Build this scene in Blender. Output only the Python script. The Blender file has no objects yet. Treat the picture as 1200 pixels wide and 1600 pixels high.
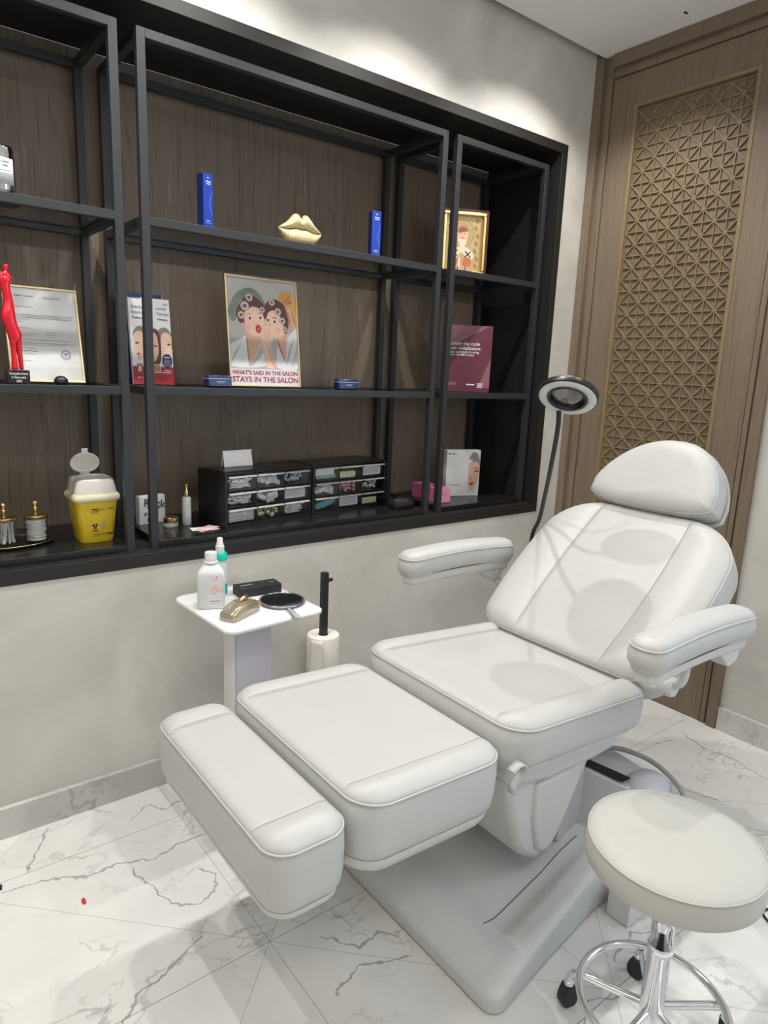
import bpy, bmesh, math, random
import numpy as np
from mathutils import Vector, Matrix, Euler
PI = math.pi
SC = bpy.context.scene
C = SC.collection
random.seed(7)

# ------------------------------------------------------------------ camera
F = 1057.06
yaw, pitch, roll = math.radians(51.731), math.radians(-11.809), math.radians(2.401)
f_ = Vector((math.cos(yaw)*math.cos(pitch), math.sin(yaw)*math.cos(pitch), math.sin(pitch)))
r0 = Vector((math.sin(yaw), -math.cos(yaw), 0))
u0 = r0.cross(f_)
r_ = math.cos(roll)*r0 + math.sin(roll)*u0
u_ = -math.sin(roll)*r0 + math.cos(roll)*u0
cam = bpy.data.cameras.new('camera')
cam.sensor_fit = 'HORIZONTAL'; cam.sensor_width = 36; cam.lens = F/1200*36
cam.clip_start = 0.05
camo = bpy.data.objects.new('camera', cam); C.objects.link(camo)
M = Matrix.Identity(4)
for i in range(3):
    M[i][0], M[i][1], M[i][2] = r_[i], u_[i], -f_[i]
M.translation = Vector((0, -2.2052, 1.5))
camo.matrix_world = M
SC.camera = camo
SC.view_settings.view_transform = 'Standard'
SC.view_settings.look = 'None'
SC.view_settings.gamma = 1
SC.view_settings.exposure = 0.03
SC.view_settings.use_curve_mapping = False

# ------------------------------------------------------------------ light
w = bpy.data.worlds.new('world'); SC.world = w; w.use_nodes = True
bg = w.node_tree.nodes['Background']
bg.inputs[0].default_value = (0.75, 0.86, 1.0, 1); bg.inputs[1].default_value = 1.0
SPOT_W, BULB_W, CEIL_W, WIN_W = 49, 0, 1.5, 15
SPOTS = [(x, -0.40) for x in (-0.38, 0.31, 1.0, 1.69, 2.38)] + \
        [(2.42, -1.12)] + \
        [(x, -2.25) for x in (0.31, 1.69)]
H = 2.952
def area(name, loc, rot, sx, sy, power, color):
    l = bpy.data.lights.new(name, 'AREA'); l.shape = 'RECTANGLE'; l.size = sx; l.size_y = sy
    l.energy = power; l.color = color
    o = bpy.data.objects.new(name, l); C.objects.link(o); o.location = loc; o.rotation_euler = rot
    return o
# daylight through the window in the right-hand wall, beyond the picture edge
area('window_daylight', (2.90, -2.85, 1.5), (0, PI/2, 0), 1.5, 1.0, WIN_W, (0.52, 0.73, 1.0))
# added unseen fill light: long trough in the ceiling behind the camera
area('added_ceiling_fill', (0.9, -2.75, H-0.012), (0, 0, 0), 3.0, 0.35, CEIL_W, (1.0, 0.96, 0.90))

ADDED_UPLIGHTS = [(-1.80, -2.0, 2.25), (0.6, -3.80, 2.45)]  # uplights added out of view to brighten the ceiling
area('added_uplight_fill', (-1.78, -2.0, 2.33), (PI, 0, PI/2), 2.6, .10, 17, (1, .98, .95))
area('added_uplight_fill', (0.6, -3.78, 2.53), (PI, 0, 0), 2.6, .10, 17, (1, .98, .95))

# ------------------------------------------------------------------ materials
def newmat(name):
    m = bpy.data.materials.new(name); m.use_nodes = True
    return m, m.node_tree, m.node_tree.nodes['Principled BSDF']
def N(nt, t, **kw):
    n = nt.nodes.new(t)
    for k, v in kw.items():
        if k.startswith('i_'):
            n.inputs[int(k[2:])].default_value = v
        else:
            setattr(n, k, v)
    return n
def pm(name, col, rough=0.5, metal=0, var=0.03, scale=8, bump=0, bscale=60, coat=0, trans=0, ior=1.5, spec=0.5, alpha=1, emis=None):
    m, nt, b = newmat(name)
    b.inputs['Roughness'].default_value = rough
    b.inputs['Metallic'].default_value = metal
    b.inputs['IOR'].default_value = ior
    b.inputs['Coat Weight'].default_value = coat
    b.inputs['Transmission Weight'].default_value = trans
    b.inputs['Specular IOR Level'].default_value = spec
    b.inputs['Alpha'].default_value = alpha
    tc = N(nt, 'ShaderNodeTexCoord')
    nz = N(nt, 'ShaderNodeTexNoise'); nz.inputs['Scale'].default_value = scale; nz.inputs['Detail'].default_value = 4
    nt.links.new(tc.outputs['Object'], nz.inputs['Vector'])
    mx = N(nt, 'ShaderNodeMix', data_type='RGBA')
    c = Vector(col)
    mx.inputs[6].default_value = (*(c*(1-var)), 1); mx.inputs[7].default_value = (*[min(1, x) for x in c*(1+var)], 1)
    nt.links.new(nz.outputs[0], mx.inputs[0]); nt.links.new(mx.outputs[2], b.inputs['Base Color'])
    if bump:
        n2 = N(nt, 'ShaderNodeTexNoise'); n2.inputs['Scale'].default_value = bscale; n2.inputs['Detail'].default_value = 3
        nt.links.new(tc.outputs['Object'], n2.inputs['Vector'])
        bp = N(nt, 'ShaderNodeBump'); bp.inputs['Strength'].default_value = bump; bp.inputs['Distance'].default_value = 0.002
        nt.links.new(n2.outputs[0], bp.inputs['Height']); nt.links.new(bp.outputs[0], b.inputs['Normal'])
    if emis:
        b.inputs['Emission Color'].default_value = (*emis[:3], 1); b.inputs['Emission Strength'].default_value = emis[3]
    return m
def ramp(nt, stops):
    r = N(nt, 'ShaderNodeValToRGB'); e = r.color_ramp.elements
    while len(e) > 1: e.remove(e[-1])
    e[0].position = stops[0][0]; e[0].color = (*stops[0][1], 1)
    for p, c in stops[1:]:
        k = e.new(p); k.color = (*c, 1)
    return r
def wood(name, base, light, dark, gscale=1.0, rough=0.5, warp=8):
    m, nt, b = newmat(name); b.inputs['Roughness'].default_value = rough
    tc = N(nt, 'ShaderNodeTexCoord'); mp = N(nt, 'ShaderNodeMapping')
    mp.inputs['Scale'].default_value = (60*gscale, 60*gscale, 1.3)
    nt.links.new(tc.outputs['Object'], mp.inputs[0])
    # a slow warp so the fibres run in cathedral arches
    wn = N(nt, 'ShaderNodeTexNoise'); wn.inputs['Scale'].default_value = 1.7
    m2 = N(nt, 'ShaderNodeMapping'); m2.inputs['Scale'].default_value = (2, 2, .5)
    nt.links.new(tc.outputs['Object'], m2.inputs[0]); nt.links.new(m2.outputs[0], wn.inputs[0])
    vm = N(nt, 'ShaderNodeVectorMath', operation='MULTIPLY_ADD'); vm.inputs[1].default_value = (warp, warp, 0)
    nt.links.new(wn.outputs[1], vm.inputs[0]); nt.links.new(mp.outputs[0], vm.inputs[2])
    n1 = N(nt, 'ShaderNodeTexNoise'); n1.inputs['Scale'].default_value = 1.6; n1.inputs['Detail'].default_value = 6; n1.inputs['Roughness'].default_value = .62
    nt.links.new(vm.outputs[0], n1.inputs[0])
    r = ramp(nt, [(0.28, dark), (0.5, base), (0.66, base), (0.76, light)])
    nt.links.new(n1.outputs[0], r.inputs[0])
    # broad tone drift between boards of veneer
    n3 = N(nt, 'ShaderNodeTexNoise'); n3.inputs['Scale'].default_value = 1.1
    nt.links.new(mp.outputs[0], n3.inputs[0])
    mx = N(nt, 'ShaderNodeMix', data_type='RGBA', blend_type='MULTIPLY'); mx.inputs[0].default_value = .5
    r2 = ramp(nt, [(0.3, (.72, .72, .72)), (0.7, (1, 1, 1))]); nt.links.new(wn.outputs[0], r2.inputs[0])
    nt.links.new(r.outputs[0], mx.inputs[6]); nt.links.new(r2.outputs[0], mx.inputs[7])
    nt.links.new(mx.outputs[2], b.inputs['Base Color'])
    bp = N(nt, 'ShaderNodeBump'); bp.inputs['Strength'].default_value = .25; bp.inputs['Distance'].default_value = .001
    nt.links.new(n1.outputs[0], bp.inputs['Height']); nt.links.new(bp.outputs[0], b.inputs['Normal'])
    return m
def plaster():
    m, nt, b = newmat('polished_plaster'); b.inputs['Roughness'].default_value = .42
    tc = N(nt, 'ShaderNodeTexCoord')
    n1 = N(nt, 'ShaderNodeTexNoise'); n1.inputs['Scale'].default_value = 2.4; n1.inputs['Detail'].default_value = 7; n1.inputs['Roughness'].default_value = .6; n1.inputs['Distortion'].default_value = .9
    nt.links.new(tc.outputs['Object'], n1.inputs[0])
    r = ramp(nt, [(0.3, (.545, .52, .475)), (0.5, (.62, .60, .555)), (0.7, (.70, .68, .635))])
    nt.links.new(n1.outputs[0], r.inputs[0]); nt.links.new(r.outputs[0], b.inputs['Base Color'])
    r2 = ramp(nt, [(0.35, (.3, .3, .3)), (0.65, (.6, .6, .6))]); nt.links.new(n1.outputs[0], r2.inputs[0]); nt.links.new(r2.outputs[0], b.inputs['Roughness'])
    bp = N(nt, 'ShaderNodeBump'); bp.inputs['Strength'].default_value = .35; bp.inputs['Distance'].default_value = .006
    nt.links.new(n1.outputs[0], bp.inputs['Height']); nt.links.new(bp.outputs[0], b.inputs['Normal'])
    return m
FLOOR_VEINS = [
 [(.205,-.262),(.33,-.28),(.42,-.33),(.52,-.335),(.609,-.372),(.70,-.345),(.80,-.35)],
 [(.533,-.374),(.555,-.47),(.582,-.575),(.645,-.612),(.70,-.60),(.73,-.54),(.70,-.49)],
 [(.374,-.04),(.33,-.12),(.30,-.17),(.276,-.217)],
 [(.362,-.86),(.41,-.80),(.47,-.79),(.53,-.76),(.606,-.726)],
 [(2.737,-.92),(2.70,-1.02),(2.715,-1.15),(2.68,-1.30),(2.70,-1.45)],
 [(2.36,-.86),(2.45,-.885),(2.56,-.89),(2.64,-.915)],
 [(2.306,-1.03),(2.35,-1.10),(2.36,-1.2),(2.41,-1.27)],
 [(.87,-.92),(.93,-1.0),(1.0,-.99),(1.04,-1.04)],
 [(.80,-1.08),(.90,-1.05),(1.02,-1.10)],
 [(1.45,-1.42),(1.58,-1.40),(1.66,-1.47),(1.78,-1.46),(1.9,-1.53)],
 [(1.2,-1.5),(1.3,-1.46),(1.38,-1.50)],
 [(.60,-.14),(.68,-.10),(.72,-.16),(.80,-.13)],
]
def marble(name, floor=True):
    m, nt, b = newmat(name)
    b.inputs['Roughness'].default_value = .16; b.inputs['Specular IOR Level'].default_value = .5
    tc = N(nt, 'ShaderNodeTexCoord'); P = tc.outputs['Object']
    def math_(op, a, bb=None, c=None):
        n = N(nt, 'ShaderNodeMath', operation=op)
        for i, v in enumerate((a, bb, c)):
            if v is None: continue
            if isinstance(v, (int, float)): n.inputs[i].default_value = v
            else: nt.links.new(v, n.inputs[i])
        return n.outputs[0]
    wn = N(nt, 'ShaderNodeTexNoise'); wn.inputs['Scale'].default_value = 9; wn.inputs['Detail'].default_value = 6; wn.inputs['Roughness'].default_value = .62
    nt.links.new(P, wn.inputs[0])
    wp = N(nt, 'ShaderNodeVectorMath', operation='MULTIPLY_ADD'); wp.inputs[1].default_value = (.11, .11, .11)
    cen = N(nt, 'ShaderNodeVectorMath', operation='SUBTRACT'); cen.inputs[1].default_value = (.5, .5, .5)
    nt.links.new(wn.outputs[1], cen.inputs[0]); nt.links.new(cen.outputs[0], wp.inputs[0]); nt.links.new(P, wp.inputs[2])
    W = wp.outputs[0]
    # random fine veins
    def vein(scale, width, seed):
        mp = N(nt, 'ShaderNodeMapping'); mp.inputs['Location'].default_value = (seed, seed*1.7, 0); mp.inputs['Scale'].default_value = (1, 1.7, 1); mp.inputs['Rotation'].default_value = (0, 0, .6)
        nt.links.new(W, mp.inputs[0])
        n = N(nt, 'ShaderNodeTexNoise'); n.inputs['Scale'].default_value = scale; n.inputs['Detail'].default_value = 4; n.inputs['Roughness'].default_value = .5; n.inputs['Distortion'].default_value = .6
        nt.links.new(mp.outputs[0], n.inputs[0])
        d = math_('ABSOLUTE', math_('SUBTRACT', n.outputs[0], .5))
        r = N(nt, 'ShaderNodeMapRange'); r.inputs[1].default_value = 0; r.inputs[2].default_value = width; r.inputs[3].default_value = 1; r.inputs[4].default_value = 0
        nt.links.new(d, r.inputs[0])
        return r.outputs[0], n.outputs[0]
    v1, n1 = vein(1.9, .012, 3.1)
    v2, n2 = vein(4.2, .02, 11.3)
    # veins break up and fade
    br = N(nt, 'ShaderNodeTexNoise'); br.inputs['Scale'].default_value = 3.3; br.inputs['Detail'].default_value = 3; nt.links.new(P, br.inputs[0])
    brr = N(nt, 'ShaderNodeMapRange'); brr.inputs[1].default_value = .46; brr.inputs[2].default_value = .62; nt.links.new(br.outputs[0], brr.inputs[0])
    vv = math_('ADD', math_('MULTIPLY', math_('MULTIPLY', v1, brr.outputs[0]), .42), math_('MULTIPLY', math_('MULTIPLY', v2, brr.outputs[0]), .28))
    dark = vv
    if floor:
        # individual veins: distance to a warped polyline
        best = None
        wn2 = N(nt, 'ShaderNodeTexNoise'); wn2.inputs['Scale'].default_value = 26; wn2.inputs['Detail'].default_value = 5; nt.links.new(P, wn2.inputs[0])
        c2 = N(nt, 'ShaderNodeVectorMath', operation='SUBTRACT'); c2.inputs[1].default_value = (.5, .5, .5); nt.links.new(wn2.outputs[1], c2.inputs[0])
        w2 = N(nt, 'ShaderNodeVectorMath', operation='MULTIPLY_ADD'); w2.inputs[1].default_value = (.045, .045, 0); nt.links.new(c2.outputs[0], w2.inputs[0]); nt.links.new(P, w2.inputs[2])
        for line in FLOOR_VEINS:
            for a, c in zip(line, line[1:]):
                ab = (c[0]-a[0], c[1]-a[1], 0); L2 = ab[0]**2+ab[1]**2
                s = N(nt, 'ShaderNodeVectorMath', operation='SUBTRACT'); nt.links.new(w2.outputs[0], s.inputs[0]); s.inputs[1].default_value = (a[0], a[1], 0)
                d = N(nt, 'ShaderNodeVectorMath', operation='DOT_PRODUCT'); nt.links.new(s.outputs[0], d.inputs[0]); d.inputs[1].default_value = (ab[0]/L2, ab[1]/L2, 0)
                t = N(nt, 'ShaderNodeClamp'); nt.links.new(d.outputs['Value'], t.inputs[0])
                q = N(nt, 'ShaderNodeVectorMath', operation='SCALE'); q.inputs[0].default_value = ab; nt.links.new(t.outputs[0], q.inputs['Scale'])
                e = N(nt, 'ShaderNodeVectorMath', operation='DISTANCE'); nt.links.new(s.outputs[0], e.inputs[0]); nt.links.new(q.outputs[0], e.inputs[1])
                best = e.outputs['Value'] if best is None else math_('MINIMUM', best, e.outputs['Value'])
        wd = N(nt, 'ShaderNodeMapRange'); wd.inputs[1].default_value = .35; wd.inputs[2].default_value = .7; wd.inputs[3].default_value = .0016; wd.inputs[4].default_value = .0065; nt.links.new(br.outputs[0], wd.inputs[0])
        hv = math_('SUBTRACT', 1, math_('DIVIDE', best, wd.outputs[0])); hv = math_('MAXIMUM', hv, 0)
        hv = math_('MINIMUM', math_('MULTIPLY', hv, 1.1), .6)
        dark = math_('MAXIMUM', dark, hv)
    # soft grey clouds
    cl = N(nt, 'ShaderNodeTexNoise'); cl.inputs['Scale'].default_value = 2.2; cl.inputs['Detail'].default_value = 5; nt.links.new(W, cl.inputs[0])
    cr = ramp(nt, [(0.35, (.86, .845, .81)), (0.62, (.74, .73, .71))] if floor else [(0.35, (.68, .665, .63)), (0.62, (.50, .49, .475))]); nt.links.new(cl.outputs[0], cr.inputs[0])
    mx = N(nt, 'ShaderNodeMix', data_type='RGBA'); mx.inputs[7].default_value = (.16, .155, .15, 1)
    nt.links.new(dark, mx.inputs[0]); nt.links.new(cr.outputs[0], mx.inputs[6])
    col = mx.outputs[2]
    if floor:
        sp = N(nt, 'ShaderNodeSeparateXYZ'); nt.links.new(P, sp.inputs[0])
        u = math_('DIVIDE', math_('SUBTRACT', sp.outputs[0], .7445), .6305)
        v = math_('DIVIDE', math_('ADD', sp.outputs[1], .8475), .6305)
        def line(x, wid):
            d = math_('ABSOLUTE', math_('SUBTRACT', x, math_('ROUND', x)))
            return math_('LESS_THAN', d, wid)
        hu = math_('MULTIPLY', math_('ADD', u, v), .5); hw = math_('MULTIPLY', math_('SUBTRACT', u, v), .5)
        j = math_('MAXIMUM', line(u, .0011), line(v, .0016)); j = math_('MAXIMUM', j, math_('MULTIPLY', math_('MAXIMUM', line(hu, .0008), line(hw, .0008)), .75))
        mj = N(nt, 'ShaderNodeMix', data_type='RGBA'); mj.inputs[7].default_value = (.30, .28, .25, 1)
        nt.links.new(j, mj.inputs[0]); nt.links.new(col, mj.inputs[6]); col = mj.outputs[2]
    nt.links.new(col, b.inputs['Base Color'])
    return m
def leather(name, col, rough=.42):
    m, nt, b = newmat(name); b.inputs['Roughness'].default_value = rough
    b.inputs['Base Color'].default_value = (*col, 1); b.inputs['Specular IOR Level'].default_value = .4
    tc = N(nt, 'ShaderNodeTexCoord')
    n1 = N(nt, 'ShaderNodeTexVoronoi'); n1.inputs['Scale'].default_value = 700; nt.links.new(tc.outputs['Object'], n1.inputs[0])
    n2 = N(nt, 'ShaderNodeTexNoise'); n2.inputs['Scale'].default_value = 9; n2.inputs['Detail'].default_value = 2; nt.links.new(tc.outputs['Object'], n2.inputs[0])
    b1 = N(nt, 'ShaderNodeBump'); b1.inputs['Strength'].default_value = .10; b1.inputs['Distance'].default_value = .0006
    b2 = N(nt, 'ShaderNodeBump'); b2.inputs['Strength'].default_value = .22; b2.inputs['Distance'].default_value = .01
    nt.links.new(n1.outputs[0], b1.inputs['Height']); nt.links.new(n2.outputs[0], b2.inputs['Height'])
    nt.links.new(b2.outputs[0], b1.inputs['Normal']); nt.links.new(b1.outputs[0], b.inputs['Normal'])
    mx = N(nt, 'ShaderNodeMix', data_type='RGBA'); c = Vector(col)
    mx.inputs[6].default_value = (*(c*.97), 1); mx.inputs[7].default_value = (*(c*1.02), 1); nt.links.new(n2.outputs[0], mx.inputs[0]); nt.links.new(mx.outputs[2], b.inputs['Base Color'])
    return m
def glass_thin(name, tint, gloss=.12, rough=.03):
    m, nt, b = newmat(name); nt.nodes.remove(b); out = nt.nodes['Material Output']
    t = N(nt, 'ShaderNodeBsdfTransparent'); g = N(nt, 'ShaderNodeBsdfGlossy'); g.inputs['Roughness'].default_value = rough
    lw = N(nt, 'ShaderNodeLayerWeight'); lw.inputs[0].default_value = .5
    ns = N(nt, 'ShaderNodeTexNoise'); ns.inputs['Scale'].default_value = 4
    tc = N(nt, 'ShaderNodeTexCoord'); nt.links.new(tc.outputs['Object'], ns.inputs[0])
    mc = N(nt, 'ShaderNodeMix', data_type='RGBA'); mc.inputs[6].default_value = (*tint, 1); mc.inputs[7].default_value = (*[x*.97 for x in tint], 1)
    nt.links.new(ns.outputs[0], mc.inputs[0]); nt.links.new(mc.outputs[2], t.inputs[0])
    pw = N(nt, 'ShaderNodeMath', operation='POWER'); pw.inputs[1].default_value = 4; nt.links.new(lw.outputs['Facing'], pw.inputs[0])
    ad = N(nt, 'ShaderNodeMath', operation='MULTIPLY_ADD'); ad.inputs[1].default_value = .55; ad.inputs[2].default_value = gloss; nt.links.new(pw.outputs[0], ad.inputs[0])
    ms = N(nt, 'ShaderNodeMixShader'); nt.links.new(ad.outputs[0], ms.inputs[0]); nt.links.new(t.outputs[0], ms.inputs[1]); nt.links.new(g.outputs[0], ms.inputs[2])
    nt.links.new(ms.outputs[0], out.inputs[0])
    return m
MT = dict(
 plaster=plaster(), floor=marble('marble_floor'), base=marble('marble_skirting', False),
 ceiling=pm('ceiling_paint', (.88, .88, .87), .8, var=.01),
 white=pm('white_plastic', (.74, .74, .73), .35), whitegloss=pm('white_lacquer', (.86, .85, .86), .25),
 shell=pm('pale_shell_plastic', (.60, .60, .585), .4, bump=.05), baseplastic=pm('textured_base_plastic', (.66, .66, .655), .34, bump=.35, bscale=420),
 housing=pm('grey_housing_plastic', (.55, .555, .60), .35), housing_dark=pm('darker_grey_plastic', (.33, .33, .35), .3),
 leather=leather('white_leather', (.54, .54, .528)), stool=leather('cream_leather', (.51, .505, .465), .5), seam=pm('stitched_seam', (.50, .50, .49), .6),
 steel=pm('black_frame_steel', (.025, .027, .030), .42, bump=.1, bscale=300), niche=pm('black_niche_lining', (.012, .0115, .011), .6), niche_face=pm('dark_brown_black_trim', (.014, .0125, .0115), .5),
 backwood=wood('dark_stained_oak', (.205, .160, .118), (.50, .42, .32), (.12, .09, .064)),
 doorwood=wood('grey_brown_oak', (.225, .170, .118), (.37, .30, .22), (.14, .10, .068), 1.5, warp=5),
 lattice=pm('bronze_painted_lattice', (.255, .185, .10), .4, var=.1), latticeframe=pm('bronze_painted_moulding', (.25, .185, .10), .38, var=.06),
 chrome=pm('chrome', (.82, .83, .85), .07, 1, var=.01), black=pm('black_plastic', (.012, .012, .013), .35), board=pm('black_shelf_board', (.011, .011, .012), .25), blackm=pm('black_powder_coat', (.015, .015, .016), .5),
 rubber=pm('black_rubber', (.02, .02, .021), .6), gold=pm('gold_metal', (.83, .62, .28), .22, 1), goldleaf=pm('gold_glitter', (.74, .58, .32), .42, .25, var=.5, scale=160, bump=1, bscale=330),
 goldframe=pm('brushed_gold_frame', (.78, .62, .36), .3, 1), glassshelf=glass_thin('smoked_glass_shelf', (.62, .62, .63), .03),
 glass=glass_thin('clear_glass', (.93, .94, .94), .03), acrylic=glass_thin('clear_acrylic', (.86, .87, .88), .08),
 pictureglass=glass_thin('picture_glass', (.98, .98, .98), .008),
 paper=pm('white_paper', (.80, .80, .79), .7), papergrey=pm('print_grey', (.30, .30, .32), .8), ink=pm('print_black', (.02, .02, .025), .7), blueink=pm('blue_stamp_ink', (.10, .11, .30), .7),
 red=pm('glossy_red_resin', (.62, .004, .02), .15, coat=.6), bookred=pm('book_red', (.36, .015, .03), .45), navy=pm('navy_print', (.02, .022, .09), .4), blue=pm('royal_blue_card', (.012, .05, .38), .35), bluedark=pm('royal_blue_side', (.008, .02, .13), .35), blueglass=pm('deep_blue_lacquer', (.008, .012, .08), .22, coat=.2),
 silverprint=pm('pale_blue_print', (.42, .52, .75), .4), maroon=pm('maroon_card', (.125, .022, .045), .4), maroonlight=pm('maroon_print_light', (.24, .10, .13), .45),
 skin=pm('print_skin', (.74, .45, .32), .6), skin2=pm('print_skin_light', (.88, .60, .45), .6), blush=pm('print_blush', (.88, .47, .38), .6), skinsh=pm('print_skin_dark', (.50, .22, .13), .6), hair=pm('print_brown_hair', (.13, .05, .045), .6), hair2=pm('print_grey_hair', (.28, .24, .22), .6), green=pm('print_sage_green', (.19, .27, .21), .6), orange=pm('print_orange', (.78, .40, .09), .6), lip=pm('print_red', (.62, .03, .03), .6), textred=pm('print_dull_red', (.38, .045, .05), .6), curler=pm('print_curler', (.62, .55, .56), .6), postergrey=pm('print_backdrop', (.47, .455, .44), .6), robe=pm('print_robe', (.80, .79, .82), .6), robesh=pm('print_robe_shade', (.50, .49, .52), .6), paleblue=pm('print_pale_blue', (.62, .68, .76), .6), palepink=pm('pale_pink_paper', (.80, .55, .56), .6),
 icongold=pm('icon_gilding', (.52, .38, .19), .35, .4, var=.12, scale=60), iconshade=pm('icon_gilding_dark', (.36, .24, .10), .4, .4), iconwood=pm('dark_red_wood', (.06, .012, .008), .35), iconwhite=pm('icon_cream_robe', (.76, .62, .46), .5), iconred=pm('icon_red_book', (.55, .15, .07), .5),
 yellow=pm('yellow_plastic', (.72, .50, .02), .32), translid=pm('milky_plastic', (.66, .64, .58), .3), cream=pm('cream_plastic_rim', (.80, .76, .50), .3), pink=pm('pink_card', (.60, .16, .30), .45), pinklight=pm('pink_card_front', (.78, .32, .48), .45),
 cotton=pm('cotton', (.90, .88, .86), .95, bump=1, bscale=150), stick=pm('cotton_stick', (.72, .64, .56), .8), teal=pm('teal_plastic', (.0, .55, .38), .3), bottle=pm('milky_bottle_plastic', (.70, .72, .70), .28, coat=.2), label=pm('bottle_label', (.74, .72, .74), .5), rose=pm('label_rose_print', (.80, .45, .32), .4),
 mirror=pm('mirror', (.35, .38, .40), .03, 1, var=0), clutch=pm('champagne_patent', (.42, .38, .28), .14, .45, coat=.6), roll=pm('tissue_paper', (.80, .77, .70), .9, bump=.3),
 smoke=pm('smoked_plastic_insert', (.10, .11, .12), .2), drawerstuff=pm('drawer_pouches', (.66, .68, .68), .35, var=.3, scale=70), drawerfront=glass_thin('drawer_front_plastic', (.93, .94, .96), .05, .12),
 tealstuff=pm('teal_pouch', (.10, .38, .48), .35), pinkstuff=pm('pink_cloth_bundle', (.78, .36, .42), .7, var=.3, scale=90), beige=pm('beige_pads', (.62, .58, .36), .7, var=.2, scale=120), greenstuff=pm('green_white_packets', (.25, .42, .36), .5, var=.6, scale=45),
 columnwhite=pm('lavender_white_lacquer', (.66, .65, .73), .3),
 led=pm('ring_light_diffuser', (.62, .64, .63), .35), lens=glass_thin('magnifier_lens', (.50, .51, .51), .14, .02),
 cable=pm('grey_cable', (.22, .21, .20), .5), brown=pm('dark_brown_box', (.03, .014, .008), .3), lamp_emit=pm('downlight_lens', (1, 1, 1), .3, emis=(1, .93, .82, 14)), trim=pm('downlight_trim', (.75, .75, .74), .4), fill_panel=pm('added_panel_diffuser', (1, 1, 1), .4, emis=(1, .96, .9, 5)),
)

# ------------------------------------------------------------------ mesh helpers
def BM(): return bmesh.new()
def box(bm, x0, x1, y0, y1, z0, z1, mi=0, M=None):
    vs = [Vector(p) for p in ((x0,y0,z0),(x1,y0,z0),(x1,y1,z0),(x0,y1,z0),(x0,y0,z1),(x1,y0,z1),(x1,y1,z1),(x0,y1,z1))]
    if M is not None: vs = [M @ v for v in vs]
    vs = [bm.verts.new(v) for v in vs]
    for q in ((0,3,2,1),(4,5,6,7),(0,1,5,4),(1,2,6,5),(2,3,7,6),(3,0,4,7)):
        bm.faces.new([vs[i] for i in q]).material_index = mi
def rings(bm, rs, cap0=True, cap1=True, mi=0, closed=False, M=None):
    vv = []
    for r in rs:
        vv.append([bm.verts.new(M @ Vector(p) if M is not None else Vector(p)) for p in r])
    n = len(vv[0])
    m = len(vv)
    for i in range(m if closed else m-1):
        a, b = vv[i], vv[(i+1) % m]
        for j in range(n):
            fc = bm.faces.new((a[j], a[(j+1) % n], b[(j+1) % n], b[j])); fc.material_index = mi; fc.smooth = True
    if not closed:
        if cap0: bm.faces.new(list(reversed(vv[0]))).material_index = mi
        if cap1: bm.faces.new(vv[-1]).material_index = mi
def lathe(bm, prof, n=32, M=None, mi=0, cap0=True, cap1=True):
    rings(bm, [[(max(r, 1e-5)*math.cos(2*PI*k/n), max(r, 1e-5)*math.sin(2*PI*k/n), z) for k in range(n)] for r, z in prof], cap0, cap1, mi, M=M)
def tube(bm, pts, r, n=10, closed=False, mi=0, M=None):
    pts = [Vector(p) for p in pts]; m = len(pts); rs = []
    up = Vector((0, 0, 1)); prev = None
    for i, p in enumerate(pts):
        if closed: t = pts[(i+1) % m] - pts[i-1]
        else: t = pts[min(i+1, m-1)] - pts[max(i-1, 0)]
        t.normalize()
        if prev is None:
            a = t.cross(up)
            if a.length < .05: a = t.cross(Vector((1, 0, 0)))
        else:
            a = prev - t*prev.dot(t)
        a.normalize(); prev = a; b = t.cross(a)
        rr = r[i] if isinstance(r, (list, tuple)) else r
        rs.append([p + a*rr*math.cos(2*PI*k/n) + b*rr*math.sin(2*PI*k/n) for k in range(n)])
    rings(bm, rs, mi=mi, closed=closed, M=M)
def smoothpts(pts, k=8, closed=False):
    pts = [Vector(p) for p in pts]; n = len(pts); out = []
    for i in range(n if closed else n-1):
        if closed: p0, p1, p2, p3 = pts[i-1], pts[i], pts[(i+1) % n], pts[(i+2) % n]
        else: p0, p1, p2, p3 = pts[max(i-1, 0)], pts[i], pts[i+1], pts[min(i+2, n-1)]
        for j in range(k):
            t = j/k
            out.append(.5*((2*p1)+(-p0+p2)*t+(2*p0-5*p1+4*p2-p3)*t*t+(-p0+3*p1-3*p2+p3)*t**3))
    if not closed: out.append(pts[-1])
    return out
def prism(bm, poly, z0, z1, mi=0, M=None):
    rings(bm, [[(x, y, z0) for x, y in poly], [(x, y, z1) for x, y in poly]], mi=mi, M=M)
    for fc in bm.faces: pass
def rrect(x0, x1, y0, y1, r, n=6):
    out = []
    for cx, cy, a in ((x1-r, y1-r, 0), (x0+r, y1-r, 90), (x0+r, y0+r, 180), (x1-r, y0+r, 270)):
        for k in range(n+1):
            t = math.radians(a+90*k/n); out.append((cx+r*math.cos(t), cy+r*math.sin(t)))
    return out
def dense(poly, step=.02):
    out = []
    for i in range(len(poly)):
        a, b = poly[i], poly[(i+1) % len(poly)]; n = max(1, int(math.hypot(b[0]-a[0], b[1]-a[1])/step))
        for k in range(n): out.append((a[0]+(b[0]-a[0])*k/n, a[1]+(b[1]-a[1])*k/n))
    return out
def ell(cx, cy, rx, ry, n=28, rot=0):
    out = []
    for k in range(n):
        a = 2*PI*k/n; x, y = rx*math.cos(a), ry*math.sin(a)
        out.append((cx+x*math.cos(rot)-y*math.sin(rot), cy+x*math.sin(rot)+y*math.cos(rot)))
    return out
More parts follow.
